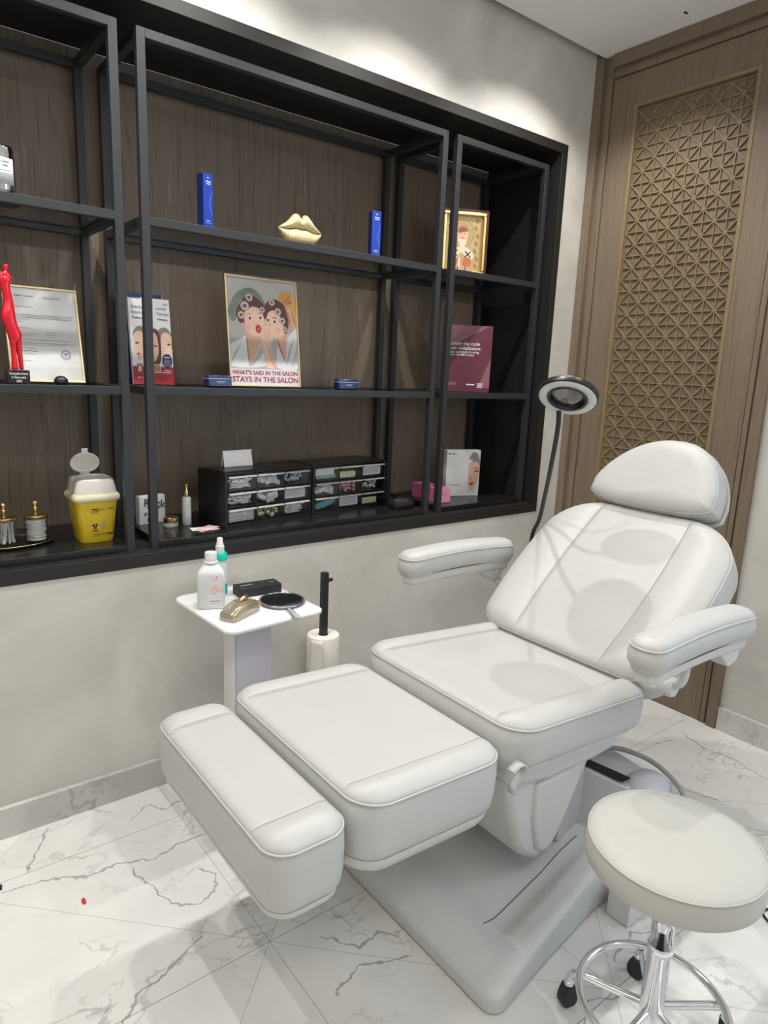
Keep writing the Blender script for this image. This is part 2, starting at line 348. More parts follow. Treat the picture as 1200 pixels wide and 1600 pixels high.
def obj(name, bm, mats, parent=None, bevel=0, smooth=False, segs=2, M=None):
    me = bpy.data.meshes.new(name)
    bmesh.ops.recalc_face_normals(bm, faces=bm.faces)
    bm.to_mesh(me); bm.free()
    if not isinstance(mats, (list, tuple)): mats = [mats]
    for m in mats: me.materials.append(MT[m])
    if smooth:
        for p in me.polygons: p.use_smooth = True
    o = bpy.data.objects.new(name, me); C.objects.link(o)
    if parent is not None: o.parent = parent
    if M is not None: o.matrix_local = M
    if bevel:
        b = o.modifiers.new('bevel', 'BEVEL'); b.width = bevel; b.segments = segs; b.limit_method = 'ANGLE'; b.angle_limit = math.radians(40)
        b.harden_normals = False
        for p in me.polygons: p.use_smooth = True
        me.set_sharp_from_angle(angle=math.radians(35))
    return o
def sharp(o, ang=35):
    for p in o.data.polygons: p.use_smooth = True
    o.data.set_sharp_from_angle(angle=math.radians(ang)); return o
def thing(name, label, cat, loc=(0, 0, 0), rot=0, group=None):
    o = bpy.data.objects.new(name, None); C.objects.link(o); o.empty_display_size = .05
    o.location = loc
    o.rotation_euler = (0, 0, rot) if isinstance(rot, (int, float)) else rot
    return tag(o, label, cat, group)
def tag(o, label, cat, group=None):
    o['label'] = label; o['category'] = cat
    if group: o['group'] = group
    return o
def struct(name, bm, mats, **k):
    o = obj(name, bm, mats, **k)
    if o.parent is None: o['kind'] = 'structure'
    return o
def textobj(name, s, size, mat, parent, M, align='LEFT', bold=0, sx=1):
    cu = bpy.data.curves.new(name, 'FONT'); cu.body = s; cu.size = size; cu.align_x = align; cu.offset = bold
    cu.extrude = .0002
    t = bpy.data.objects.new(name, cu); C.objects.link(t)
    dg = bpy.context.evaluated_depsgraph_get(); me = bpy.data.meshes.new_from_object(t.evaluated_get(dg))
    bpy.data.objects.remove(t); bpy.data.curves.remove(cu)
    me.materials.clear(); me.materials.append(MT[mat])
    o = bpy.data.objects.new(name, me); C.objects.link(o); o.parent = parent
    o.matrix_local = M @ Matrix.Diagonal((sx, 1, 1, 1))
    return o
def facing(x, y, z, rz=0, lean=0):
    """local frame of an upright panel: X to the right, Y up, Z out towards -y (rotated by rz, leaning back by lean)"""
    return Matrix.Translation((x, y, z)) @ Matrix.Rotation(rz, 4, 'Z') @ Matrix.Rotation(PI/2 - lean, 4, 'X')
def flat(bm, poly, z, mi):
    """a thin printed patch"""
    a = sum(poly[i][0]*poly[(i+1) % len(poly)][1]-poly[(i+1) % len(poly)][0]*poly[i][1] for i in range(len(poly)))
    if a < 0: poly = poly[::-1]
    vs = [bm.verts.new((x, y, z)) for x, y in poly]
    fc = bm.faces.new(vs); fc.material_index = mi
    return fc
class Print:
    """flat colour shapes printed on a sheet; one mesh, several inks"""
    def __init__(s): s.bm = BM(); s.m = []; s.z = .0004
    def add(s, poly, mat):
        if mat not in s.m: s.m.append(mat)
        flat(s.bm, poly, s.z, s.m.index(mat)); s.z += .00001
    def rect(s, x0, x1, y0, y1, mat): s.add([(x0, y0), (x1, y0), (x1, y1), (x0, y1)], mat)
    def blob(s, pts, mat, k=5): s.add([(p.x, p.y) for p in smoothpts([(x, y, 0) for x, y in pts], k, True)], mat)
    def build(s, name, parent, M):
        fs = [f for f in s.bm.faces if len(f.verts) > 4]
        bmesh.ops.triangulate(s.bm, faces=fs)
        me = bpy.data.meshes.new(name); s.bm.to_mesh(me); s.bm.free()
        for m in s.m: me.materials.append(MT[m])
        o = bpy.data.objects.new(name, me); C.objects.link(o); o.parent = parent; o.matrix_local = M
        return o

# ------------------------------------------------------------------ room shell
XR = 2.9; YB = -3.9; XL = -1.9
bm = BM(); box(bm, XL-.1, XR+.1, YB-.1, .05, -.1, 0); struct('floor', bm, 'floor')
bm = BM(); box(bm, XL-.1, XR+.12, YB-.1, -.038, H, H+.1)
struct('ceiling', bm, 'ceiling')
bm = BM(); box(bm, XL-.1, XR+.1, -.038, .5, H+.1, H+.2); box(bm, XL-.1, XR+.1, YB-.1, -.038, H+.1, H+.2); struct('trim_3', bm, 'ceiling')
# left wall with the niche opening
NX0, NX1, NZ0, NZ1 = -1.3, 2.737, .822, 2.555
bm = BM()
box(bm, XL, XR+.1, 0, .5, 0, NZ0); box(bm, XL, XR+.1, 0, .5, NZ1, H+.1)
box(bm, NX1, XR+.1, 0, .5, NZ0, NZ1); box(bm, XL, NX0, 0, .5, NZ0, NZ1)
struct('wall_left', bm, 'plaster')
WY0, WY1, WZ0, WZ1 = -3.4, -2.3, .7, 2.3
bm = BM(); box(bm, XR+.02, XR+.12, YB, WY0, 0, H); box(bm, XR+.02, XR+.12, WY1, -.97, 0, H); box(bm, XR+.02, XR+.12, WY0, WY1, 0, WZ0); box(bm, XR+.02, XR+.12, WY0, WY1, WZ1, H); struct('wall_right', bm, 'plaster')
bm = BM(); box(bm, XL-.1, XL, YB, .5, 0, H+.1); struct('wall_rear', bm, 'plaster')
# wall behind the camera
bm = BM(); box(bm, XL, XR+.1, YB-.1, YB, 0, H); struct('wall_front', bm, 'plaster')
bm = BM()
for a, b_, c, d in ((WY0, WY1, WZ0, WZ0+.05), (WY0, WY1, WZ1-.05, WZ1), (WY0, WY0+.05, WZ0+.05, WZ1-.05), (WY1-.05, WY1, WZ0+.05, WZ1-.05), (-2.875, -2.825, WZ0+.05, WZ1-.05)):
    box(bm, XR+.05, XR+.09, a, b_, c, d)
wf = struct('window_1', bm, 'white')
bm = BM(); box(bm, XR+.068, XR+.072, WY0+.05, WY1-.05, WZ0+.05, WZ1-.05); struct('window_pane', bm, 'glass', parent=wf)
# skirting of marble
bm = BM(); box(bm, XL, XR-.02, -.018, 0, 0, .104); struct('baseboard_left', bm, 'base', bevel=.0015)
bm = BM(); box(bm, XR, XR+.02, YB, -.972, 0, .104); struct('baseboard_right', bm, 'base', bevel=.0015)

# niche lining: black face frame and sides, oak back
BY = .462
bm = BM(); t = .04
box(bm, NX0, NX1, -.003, BY, NZ0, NZ0+.046); box(bm, NX0, NX1, -.003, BY, NZ1-.04, NZ1)
box(bm, NX1-.04, NX1, -.003, BY, NZ0+.046, NZ1-.04); box(bm, NX0, NX0+.04, -.003, BY, NZ0+.046, NZ1-.04)
struct('trim_1', bm, 'niche_face', bevel=.001)
bm = BM(); box(bm, NX0+.04, NX1-.04, BY, BY+.03, NZ0+.046, NZ1-.04); struct('trim_2', bm, 'backwood')
bm = BM(); box(bm, NX1-.044, NX1-.04, .012, BY-.001, NZ0+.047, NZ1-.041); struct('trim_4', bm, 'niche')

# ------------------------------------------------------------------ shelf frames
SY0, SY1, SZ0, SZ1 = .04, .445, NZ0+.046, 2.466
LV = (1.941, 1.416); BOT = .893; S = .026
def shelf_frame(x0, x1, label):
    t = thing('shelf_frame', label, 'shelf', ((x0+x1)/2, (SY0+SY1)/2, SZ0), 0, 'black steel shelf frames in the niche')
    ox, oy = t.location.x, t.location.y
    def b(name, a0, a1, b0, b1, c0, c1, mat='steel', bev=.001):
        bm = BM(); box(bm, a0-ox, a1-ox, b0-oy, b1-oy, c0-SZ0, c1-SZ0); return obj(name, bm, mat, t, bevel=bev)
    for x in (x0, x1-S):
        for y in (SY0, SY1-S): b('post', x, x+S, y, y+S, SZ0, SZ1)
    for z in (SZ1-S,) + tuple(l-S for l in LV):
        for y in (SY0, SY1-S): b('rail', x0+S, x1-S, y, y+S, z, z+S-.0002)
        for x in (x0, x1-S): b('side_rail', x, x+S, SY0+S, SY1-S, z, z+S-.0002)
    for z in LV: b('glass_shelf', x0+S, x1-S, SY0+S, SY1-S, z-.009, z-.0005, 'glassshelf', 0)
    b('bottom_board', x0+S, x1-S, SY0, SY1, SZ0, BOT, 'board')
    return t
shelf_frame(-.62, .710, 'black steel shelf frame at the left end of the niche, holding the yellow bin')
shelf_frame(.765, 2.027, 'wide black steel shelf frame in the middle of the niche, holding the salon poster')
shelf_frame(2.080, 2.667, 'narrow black steel shelf frame at the right end of the niche, holding the gold icon')

# ------------------------------------------------------------------ door with lattice
DY0, DY1, DZ1 = -.0935, -.893, 2.85
PY0, PY1, PZ0, PZ1 = -.215, -.770, .42, 2.72
bm = BM()
box(bm, XR+.008, XR+.05, DY1+.002, PY1, .004, DZ1-.002); box(bm, XR+.008, XR+.05, PY0, DY0-.002, .004, DZ1-.002)
box(bm, XR+.008, XR+.05, PY1, PY0, .004, PZ0); box(bm, XR+.008, XR+.05, PY1, PY0, PZ1, DZ1-.002)
door = struct('door_1', bm, 'doorwood')
bm = BM(); box(bm, XR+.026, XR+.05, PY1, PY0, PZ0, PZ1); struct('door_panel', bm, 'doorwood', parent=door)
bm = BM(); fw = .017
for a0, a1, c0, c1 in ((PY1, PY1+fw, PZ0, PZ1), (PY0-fw, PY0, PZ0, PZ1), (PY1+fw, PY0-fw, PZ0, PZ0+fw), (PY1+fw, PY0-fw, PZ1-fw, PZ1)):
    box(bm, XR+.004, XR+.034, a0, a1, c0, c1)
struct('panel_moulding', bm, 'latticeframe', parent=door, bevel=.002)
bm = BM()
ly0, ly1 = PY1+fw, PY0-fw; ncol = 10; a = (ly1-ly0)/ncol; nrow = int((PZ1-PZ0-2*fw)/a); lz1 = PZ1-fw-.012; lz0 = lz1-nrow*a
lx0, lx1 = XR+.018, XR+.026; bw = .0045
def bar(y0, z0, y1, z1, bw=bw, x0=lx0):
    v = Vector((0, y1-y0, z1-z0)).normalized(); n = Vector((0, -v.z, v.y))*bw/2
    P = [(y0+n.y, z0+n.z), (y1+n.y, z1+n.z), (y1-n.y, z1-n.z), (y0-n.y, z0-n.z)]
    rings(bm, [[(x0, y, z) for y, z in P], [(lx1, y, z) for y, z in P]], mi=0)
for i in range(ncol+1): bar(ly0+i*a, lz0, ly0+i*a, lz1, x0=lx0+.0015)
for j in range(nrow+1): bar(ly0, lz0+j*a, ly1, lz0+j*a, x0=lx0+.0007)
for k in range(-nrow-ncol, nrow+ncol+1):
    if k % 2: continue
    # rising: j-i=k ; falling: j+i=k (counted from the top left corner)
    i0 = max(0, -k); i1 = min(ncol, nrow-k)
    if i1 > i0: bar(ly1-i0*a, lz1-(k+i0)*a, ly1-i1*a, lz1-(k+i1)*a, .0062)
    i0 = max(0, k-nrow); i1 = min(ncol, k)
    if i1 > i0: bar(ly1-i0*a, lz1-(k-i0)*a, ly1-i1*a, lz1-(k-i1)*a, .0062, lx0+.0012)
for fc in bm.faces: fc.smooth = False
struct('lattice', bm, 'lattice', parent=door)
# casing
bm = BM()
def case(y0, y1, z0, z1, x0): box(bm, x0, XR+.06, y0, y1, z0, z1)
case(DY0+.0025, DY0+.032, .0, H-.001, XR+.002); case(DY0+.032, DY0+.05, 0, H-.001, XR+.010); case(DY0+.05, 0, 0, H-.001, XR-.012)
case(DY1-.024, DY1-.0025, 0, H-.001, XR+.002); case(DY1-.036, DY1-.024, 0, H-.001, XR+.010); case(DY1-.077, DY1-.036, 0, H-.001, XR-.006)
case(DY1, DY0, DZ1+.0025, DZ1+.03, XR+.002); case(DY1, DY0, DZ1+.03, DZ1+.045, XR+.010); case(DY1, DY0, DZ1+.045, H-.001, XR-.010)
box(bm, XR-.012, XR+.06, -.0375, 0, H, H+.099)
struct('trim_5', bm, 'doorwood', bevel=.0012)
bm = BM(); box(bm, XR+.06, XR+.12, -.97, 0, 0, H-.001); struct('trim_6', bm, 'niche')

# ------------------------------------------------------------------ downlights
def place_spot(i, x, y):
    t = thing('downlight', 'round recessed ceiling downlight above the %s' % ('niche wall' if y > -.5 else 'treatment area'), 'light', (x, y, H), 0, 'recessed downlights')
    bm = BM(); lathe(bm, [(.030, -.001), (.044, -.001), (.046, -.005), (.030, -.009)], 28, cap0=False, cap1=False); obj('trim_ring', bm, 'trim', t, smooth=True)
    bm = BM(); lathe(bm, [(.0001, -.0035), (.030, -.0035), (.030, -.002), (.0001, -.002)], 24); obj('light_lens', bm, 'lamp_emit', t)
    l = bpy.data.lights.new('downlight_beam', 'SPOT'); l.energy = SPOT_W if y > -.5 else (20 if y > -2 else 6); l.spot_size = math.radians(125 if y > -.5 else 90); l.spot_blend = .75; l.shadow_soft_size = .018; l.color = (1, .97, .925)
    o = bpy.data.objects.new('downlight_beam', l); C.objects.link(o); o.parent = t; o.location = (0, 0, -.02)
    return t
LB = {-.40: 'in the row along the niche wall', -1.12: 'over the floor in front of the lattice door', -2.25: 'in the row over the photographer'}
NM = ['nearest the camera', 'second from the camera', 'third from the camera', 'fourth from the camera', 'nearest the lattice door']
cnt = {}
for i, (x, y) in enumerate(SPOTS):
    t = place_spot(i, x, y); k = cnt.get(y, 0); cnt[y] = k+1
    nn = sum(1 for s in SPOTS if s[1] == y)
    t['label'] = 'round ceiling downlight %s, %s' % (LB[y], NM[4] if k == nn-1 else NM[k])
bm = BM(); box(bm, XL, XL+.18, -3.35, -.65, 2.24, 2.32); tag(obj('added_cove_ledge', bm, 'ceiling'), 'added long cove ledge for fill light on the rear wall, unseen', 'cove light')  # both ledges are added, to carry the ceiling-brightening uplights
bm = BM(); box(bm, -.75, 1.95, YB, YB+.18, 2.44, 2.52); tag(obj('added_cove_ledge', bm, 'ceiling'), 'added long cove ledge for fill light on the unseen wall behind the camera', 'cove light')
bm = BM(); box(bm, -.6, 2.4, -2.925, -2.575, H-.008, H-.001); tag(obj('added_light_panel', bm, 'fill_panel'), 'added long flat ceiling fill-light panel behind the photographer', 'light')  # glowing panel added out of view for overall brightness
bm = BM(); box(bm, 2.775, 2.795, -.494, -.486, H-.003, H); tag(obj('ceiling_sensor', bm, 'black'), 'tiny dark slot in the white ceiling near the door', 'vent')

# ------------------------------------------------------------------ upholstery
def pad(name, parent, M, x0f, x1f, W, Hh, top=.018, ro=.035, seams=(), bol=.010, nv=64, nu=40, mat='leather', side_in=.004, cc=0, warp=None, piping=True, cr=None, bot_in=.012, taper=None):
    """cushion: plan between x0f(y) and x1f(y), |y|<=W/2; z=0 is the piping line, -Hh the underside"""
    hw = W/2
    vs = sorted(set([round(-math.cos(PI*i/nv)*hw, 5) for i in range(nv+1)] + [round(s+d, 5) for s in seams for d in (-.006, -.003, -.0012, 0, .0012, .003, .006)]))
    us = [.5*(1-math.cos(PI*i/nu)) for i in range(nu+1)]
    grid = [[(x0f(y)+(x1f(y)-x0f(y))*u, y) for u in us] for y in vs]
    loop = [grid[0][j] for j in range(nu+1)] + [grid[i][nu] for i in range(1, len(vs))] + [grid[-1][j] for j in range(nu-1, -1, -1)] + [grid[i][0] for i in range(len(vs)-2, 0, -1)]
    # drop repeated points in the boundary
    L = np.array(loop); nxt = np.roll(L, -1, 0)
    A = L[:, None, :]; 
    def h(x, y):
        p = np.array([x, y]); ab = nxt-L; l2 = (ab**2).sum(1)+1e-12
        tt = np.clip(((p-L)*ab).sum(1)/l2, 0, 1); d = np.sqrt((((L+ab*tt[:, None])-p)**2).sum(1)).min()
        e = min(d/ro, 1); z = top*math.sqrt(max(0, 1-(1-e)**2))
        if seams:
            s = max(abs(q) for q in seams)
            if abs(y) > s: z += bol*math.sin(PI*min(1, (abs(y)-s)/(hw-s)))**.8*min(1, d/.05)
            else:
                z -= .004*min(1, d/.05)
            for q in seams: z -= .004*math.exp(-((y-q)/.0025)**2)*min(1, d/.012)
        if cc: z += cc*(1-(y/hw)**2)*e
        return z
    bm = BM(); V = [[None]*(nu+1) for _ in vs]
    wf_ = warp or (lambda x, y, z: (x, y, z))
    for i, y in enumerate(vs):
        for j in range(nu+1):
            x = grid[i][j][0]
            edge = i in (0, len(vs)-1) or j in (0, nu)
            V[i][j] = bm.verts.new(wf_(x, y, 0 if edge else h(x, y)))
    for i in range(len(vs)-1):
        for j in range(nu):
            bm.faces.new((V[i][j], V[i][j+1], V[i+1][j+1], V[i+1][j])).smooth = True
    bl = [V[0][j] for j in range(nu+1)] + [V[i][nu] for i in range(1, len(vs))] + [V[-1][j] for j in range(nu-1, -1, -1)] + [V[i][0] for i in range(len(vs)-2, 0, -1)]
    cx, cy = L.mean(0)
    n = len(L); tang = np.roll(L, -1, 0)-np.roll(L, 1, 0); nrm = np.stack([tang[:, 1], -tang[:, 0]], 1); ln = np.sqrt((nrm**2).sum(1)); ok = ln > 1e-7
    nrm[~ok] = 0; nrm[ok] /= ln[ok][:, None]
    prev = bl
    prof = [(-.002, -.0025), (.003, -.012), (.005, -Hh*.35), (.004, -Hh*.7), (0, -Hh+.014), (-.006, -Hh+.004), (-bot_in, -Hh)]
    for off, z in prof:
        if taper and z < -Hh*.3: off += -taper*(-z/Hh-.3)
        row = [bm.verts.new(wf_(L[k][0]+nrm[k][0]*off, L[k][1]+nrm[k][1]*off, z)) for k in range(n)]
        for k in range(n):
            bm.faces.new((prev[k], row[k], row[(k+1) % n], prev[(k+1) % n])).smooth = True
        prev = row
    bm.faces.new(prev)
    bmesh.ops.remove_doubles(bm, verts=bm.verts, dist=2e-5)
    o = obj(name, bm, mat, parent, M=M)
    if piping:
        pts = []; last = None
        for k in range(n):
            p = Vector(wf_(L[k][0]+nrm[k][0]*.001, L[k][1]+nrm[k][1]*.001, .0))
            if last is None or (p-last).length > .004: pts.append(p); last = p
        if (pts[0]-pts[-1]).length < .004: pts.pop()
        bm = BM(); tube(bm, pts, .0026, 7, closed=True); obj('piping', bm, mat, o, smooth=True)
        for q in seams:
            bm = BM(); xa, xb = x0f(q)+.004, x1f(q)-.004
            for dq in (-.0045, 0) if q > 0 else (0, .0045):
                pp = [wf_(xa+(xb-xa)*k/30, q+dq, h(xa+(xb-xa)*k/30, q+dq)+.0002) for k in range(31)]
                tube(bm, pp, .0009, 5)
            obj('stitching', bm, 'seam', o, smooth=True)
    return o
def rect_plan(x0, x1, W, r):
    hw = W/2
    def ins(y):
        q = abs(y)-(hw-r)
        return 0 if q <= 0 else r-math.sqrt(max(0, r*r-q*q))
    return (lambda y: x0+ins(y)), (lambda y: x1-ins(y))
def tilt(x, y, z, ang):
    """local X along the cushion, Y across, Z its normal; ang raises the far end"""
    return Matrix.Translation((x, y, z)) @ Matrix.Rotation(-math.radians(ang), 4, 'Y')
CX, CY = 1.45, -.94
ch = thing('treatment_chair', 'large white leather treatment chair with raised footrest, armrests and half-moon headrest', 'chair', (CX, CY, 0))
def cpad(name, x, z, L, W, r, Hh, ang, seam, shellH=.03, shin=.014, yoff=0, **k):
    a, b = rect_plan(0, L, W, r)
    o = pad(name, ch, tilt(x-CX, yoff, z, ang), a, b, W, Hh, seams=(-seam, seam), **k)
    bm = BM(); rs = []
    for ins, zz in ((shin*.4, -Hh+.001), (shin*.5, -Hh-.012), (shin*1.2, -Hh-shellH*.8), (shin*2, -Hh-shellH)):
        rs.append([(px, py, zz) for px, py in rrect(ins, L-ins, -W/2+ins, W/2-ins, max(.01, r-ins*.3), 8)])
    rings(bm, rs); sharp(obj('under_shell', bm, 'shell', o), 50)
    return o
cpad('footrest', .535, .600, .180, .622, .055, .135, 0, .222, shellH=.028, yoff=.008)
cpad('leg_rest', .735, .628, .432, .624, .075, .135, -3, .232, shellH=.04)
seat = cpad('seat', 1.187, .655, .60, .640, .080, .105, -4.5, .235, shellH=.015, shin=.03, bol=.012)
# backrest with rounded shoulders
def bx1(y):
    q = abs(y)-.16; r = .19
    return .625 if q <= 0 else .625-.16*(1-math.sqrt(max(0, 1-(q/r)**2)))-.0
def bx0(y):
    q = abs(y)-.27; return 0 if q <= 0 else .08*(1-math.sqrt(max(0, 1-(q/.08)**2)))
def bwarp(x, y, z): return (x, y*(.925+.105*math.sin(PI*min(1, max(0, (x+.05)/.72)))), z)
bk = pad('backrest', ch, tilt(1.722-CX, 0, .640, 40.5), bx0, bx1, .70, .115, seams=(-.176, .176), bol=.014, warp=bwarp, top=.02, nu=48)
bm = BM(); rs = []
for ins, zz in ((.01, -.114), (.015, -.135), (.04, -.165), (.07, -.17)):
    rs.append([(px, py, zz) for px, py in rrect(.03+ins, .60-ins, -.33+ins, .33-ins, .12, 8)])
rings(bm, rs); sharp(obj('under_shell', bm, 'shell', bk), 50)
# half-moon headrest, a thick front cushion on a padded back layer
def hsk(y): return min(.999, abs((y+.030*(1-(y/.232)**2))/.232)) if abs(y) < .232 else 1.0
def hx1(y): return .194*max(0, 1-hsk(y)**2.3)**.66 + .016
def hx0(y): return -.036*math.sqrt(max(0, 1-min(1, abs(y)/.232)**2.6)) - .013
hm = tilt(2.190-CX, .008, 1.112, 61)
hd = pad('headrest', ch, hm, hx0, hx1, .46, .075, top=.022, ro=.05, nv=56, nu=30, taper=-.015)
pad('back_cushion', hd, Matrix.Translation((-.004, -.004, -.078)), lambda y: hx0(y)*1.1-.002, lambda y: hx1(y)*1.03+.002, .463, .055, top=.002, ro=.03, nv=48, nu=24, taper=.05)
bm = BM(); box(bm, -.14, .10, -.05, .05, -.10, -.07); obj('headrest_bracket', bm, 'shell', hd, bevel=.008)
# armrests
def arm(side, y, x=1.447, z=.868, L=.535, W=.094):
    a, b = rect_plan(0, L, W, .042)
    def wp(px, py, pz): return (px, py, pz + .012*math.sin(PI*px/L)-.010*(px/L))
    o = pad('armrest', ch, tilt(x-CX, y-CY, z, 0), a, b, W, .062, top=.024, ro=.04, warp=wp, nv=28, nu=56, bot_in=.006)
    bm = BM(); rs = []
    base_ = dense(rrect(0, L, -W/2, W/2, .042, 8))
    for ins, zz in ((.006, -.059), (.007, -.066), (.012, -.070), (.012, -.085), (.016, -.094), (.03, -.100)):
        rs.append([wp(L/2+(px-L/2)*(1-2*ins/L), py*(1-2*ins/W), zz) for px, py in base_])
    rings(bm, rs); sharp(obj('under_shell', bm, 'shell', o), 50)
    bm = BM(); s = -1 if side > 0 else 1
    prism_pts = [(.35, -.09), (.50, -.09), (.475, -.135), (.43, -.145), (.38, -.10)]
    rings(bm, [[(px, yy, pz) for px, pz in prism_pts] for yy in (-.026, .026)]); obj('hinge_block', bm, 'shell', o, bevel=.006)
    # bracket down to the seat frame
    bm = BM()
    if side < 0:
        tube(bm, smoothpts([(.235, 0, -.09), (.240, .004, -.135), (.245, .02, -.165), (.245, .07, -.195), (.245, .115, -.20)], 6), .013, 12)
        lathe(bm, [(.0001, -.02), (.024, -.02), (.028, -.012), (.028, .012), (.024, .02), (.0001, .02)], 20, M=Matrix.Translation((.245, .045, -.18)) @ Matrix.Rotation(PI/2, 4, 'X'))
    else:
        tube(bm, smoothpts([(.47, 0, -.09), (.475, -.004, -.14), (.48, -.05, -.18), (.48, -.12, -.19)], 6), .017, 12)
    sharp(obj('arm_bracket', bm, 'shell', o), 50)
    return o
arm(-1, -1.392); arm(1, -.487)
# folded cover tabs between the leg rest and the seat
for yy in (-.318, .300):
    bm = BM()
    pts = smoothpts([(1.168-CX, yy, .57), (1.190-CX, yy-.004, .585), (1.208-CX, yy-.006, .578), (1.210-CX, yy-.004, .555), (1.190-CX, yy, .535), (1.178-CX, yy, .520), (1.185-CX, yy, .505)], 5)
    inn = [(p.x, p.y-.012, p.z) for p in pts]; out = [(p.x, p.y+.012, p.z) for p in pts]
    for i in range(len(pts)-1):
        vs = [bm.verts.new(q) for q in (inn[i], inn[i+1], out[i+1], out[i])]; bm.faces.new(vs)
    bmesh.ops.remove_doubles(bm, verts=bm.verts, dist=1e-5)
    o = obj('cover_tab', bm, 'leather', ch, smooth=True); m = o.modifiers.new('solid', 'SOLIDIFY'); m.thickness = .004
# seat tub under the seat: an extruded lip that follows the seat
def side_extrude(name, poly, y0, y1, mat, bev, parent=ch, ins=0):
    bm = BM(); n = len(poly)
    rings(bm, [[(x-CX, y, z) for x, z in poly] for y in (y0, y1)])
    return obj(name, bm, mat, parent, bevel=bev, segs=4)
side_extrude('seat_tub', [(1.235, .552), (1.225, .50), (1.26, .455), (1.40, .425), (1.62, .415), (1.70, .42), (1.775, .49), (1.765, .53)], -.262, .262, 'shell', .02)
tubp = side_extrude('lift_housing', [(1.26, .46), (1.275, .40), (1.325, .235), (1.35, .195), (1.415, .150), (1.475, .160), (1.52, .20), (1.60, .34), (1.65, .43)], -.235, .235, 'shell', .022)
side_extrude('side_cover', [(1.375, .415), (1.375, .30), (1.40, .20), (1.43, .175), (1.465, .182), (1.50, .22), (1.575, .36), (1.60, .415)], -.246, -.20, 'shell', .014, tubp)
side_extrude('leg_linkage', [(.80, .47), (1.20, .47), (1.24, .40), (1.20, .385), (.86, .45)], -.12, .12, 'shell', .012)
# base
def base():
    bm = BM(); nx, ny = 48, 40; X0, X1 = 1.062, 2.02
    def hw(x):
        t = (x-X0)/(X1-X0); w_ = .425-.075*min(1, t/.5)**.8
        r = .05
        if x-X0 < r: w_ -= r-math.sqrt(max(0, r*r-(r-(x-X0))**2))
        if X1-x < r: w_ -= r-math.sqrt(max(0, r*r-(r-(X1-x))**2))
        return w_
    def top(x, v):
        t = (x-X0)
        z = .050 + .022*min(1, t/.08) + .075*max(0, min(1, (t-.1)/.45))
        e = 1-abs(v)
        k = max(0, min(1, (e-.16)/.12)); k = k*k*(3-2*k)
        f = max(0, min(1, (x-X0-.10)/.10)); f = f*f*(3-2*f)
        z -= .030*k*f*max(0, 1-max(0, (x-1.45))/.25)
        g = min(1, min(e*hw(x)/.03, (x-X0)/.03, (X1-x)/.03)); z -= .022*(1-math.sqrt(max(0, 1-(1-g)**2)))
        return z
    xs = [X0+(X1-X0)*.5*(1-math.cos(PI*i/nx)) for i in range(nx+1)]
    vv = [-math.cos(PI*j/ny) for j in range(ny+1)]
    G = [[bm.verts.new((x-CX, v*hw(x), top(x, v))) for v in vv] for x in xs]
    for i in range(nx):
        for j in range(ny): bm.faces.new((G[i][j], G[i+1][j], G[i+1][j+1], G[i][j+1])).smooth = True
    loop = [G[i][0] for i in range(nx+1)] + [G[nx][j] for j in range(1, ny+1)] + [G[i][ny] for i in range(nx-1, -1, -1)] + [G[0][j] for j in range(ny-1, 0, -1)]
    low = [bm.verts.new((v.co.x, v.co.y, 0.004)) for v in loop]; n = len(loop)
    for k in range(n): bm.faces.new((loop[k], low[k], low[(k+1) % n], loop[(k+1) % n])).smooth = True
    bmesh.ops.remove_doubles(bm, verts=bm.verts, dist=1e-5)
    o = sharp(obj('base', bm, 'baseplastic', ch), 50)
    bm = BM(); box(bm, -.36, .52, -.30, .30, 0, .02); obj('floor_pad', bm, 'black', o)
    # the thin joint of the cover plate
    bm = BM()
    for s in (-1,):
        pts = []
        for k in range(26):
            x = 1.20+.42*k/25; v = s*(.62+.02*k/25); pts.append((x-CX, v*hw(x), top(x, v)+.0006))
        tube(bm, pts, .0012, 5)
    obj('cover_joint', bm, 'black', o)
    return o
base()
# motor housing standing across the back of the base
bm = BM()
P = [(1.56, -.20), (1.665, -.19), (1.70, -.325), (1.86, -.325), (1.92, .10), (1.50, .20)]
ht = [.335, .335, .325, .305, .305, .335]
rings(bm, [[(x-CX+.0, y, .125) for x, y in P], [(x-CX, y, z) for (x, y), z in zip(P, ht)]])
mh = obj('motor_housing', bm, 'housing', ch, bevel=.006, segs=3)
bm = BM()
rings(bm, [[(1.675-CX, -.17, .3375), (1.72-CX, -.17, .333), (1.745-CX, -.305, .331), (1.70-CX, -.305, .3345)], [(1.675-CX, -.17, .338), (1.72-CX, -.17, .3345), (1.745-CX, -.305, .3325), (1.70-CX, -.305, .336)]])
obj('black_slot', bm, 'black', mh)
bm = BM(); lathe(bm, [(.085, .12), (.087, .28), (.080, .315), (.05, .338), (.0001, .345)], 28, M=Matrix.Translation((1.785-CX, -.335, 0)) @ Matrix.Diagonal((1.0, .75, 1, 1)), cap0=True)
obj('rounded_cap', bm, 'housing', mh, smooth=True)
bm = BM(); tube(bm, smoothpts([(1.80-CX, -.14, .33), (1.86-CX, -.20, .335), (1.89-CX, -.30, .325), (1.875-CX, -.40, .29), (1.85-CX, -.42, .24)], 8), .008, 10); obj('rim_tube', bm, 'housing_dark', mh, smooth=True)
bm = BM(); box(bm, 1.55-CX, 1.66-CX, -.445, -.375, 0.001, .085)
bx = obj('foot_control_box', bm, 'white', None, bevel=.004, M=Matrix.Translation((CX, CY, 0)))
bx.location = (CX+.025, CY+.0, 0); tag(bx, 'small pale control box on the floor behind the round stool', 'control box')

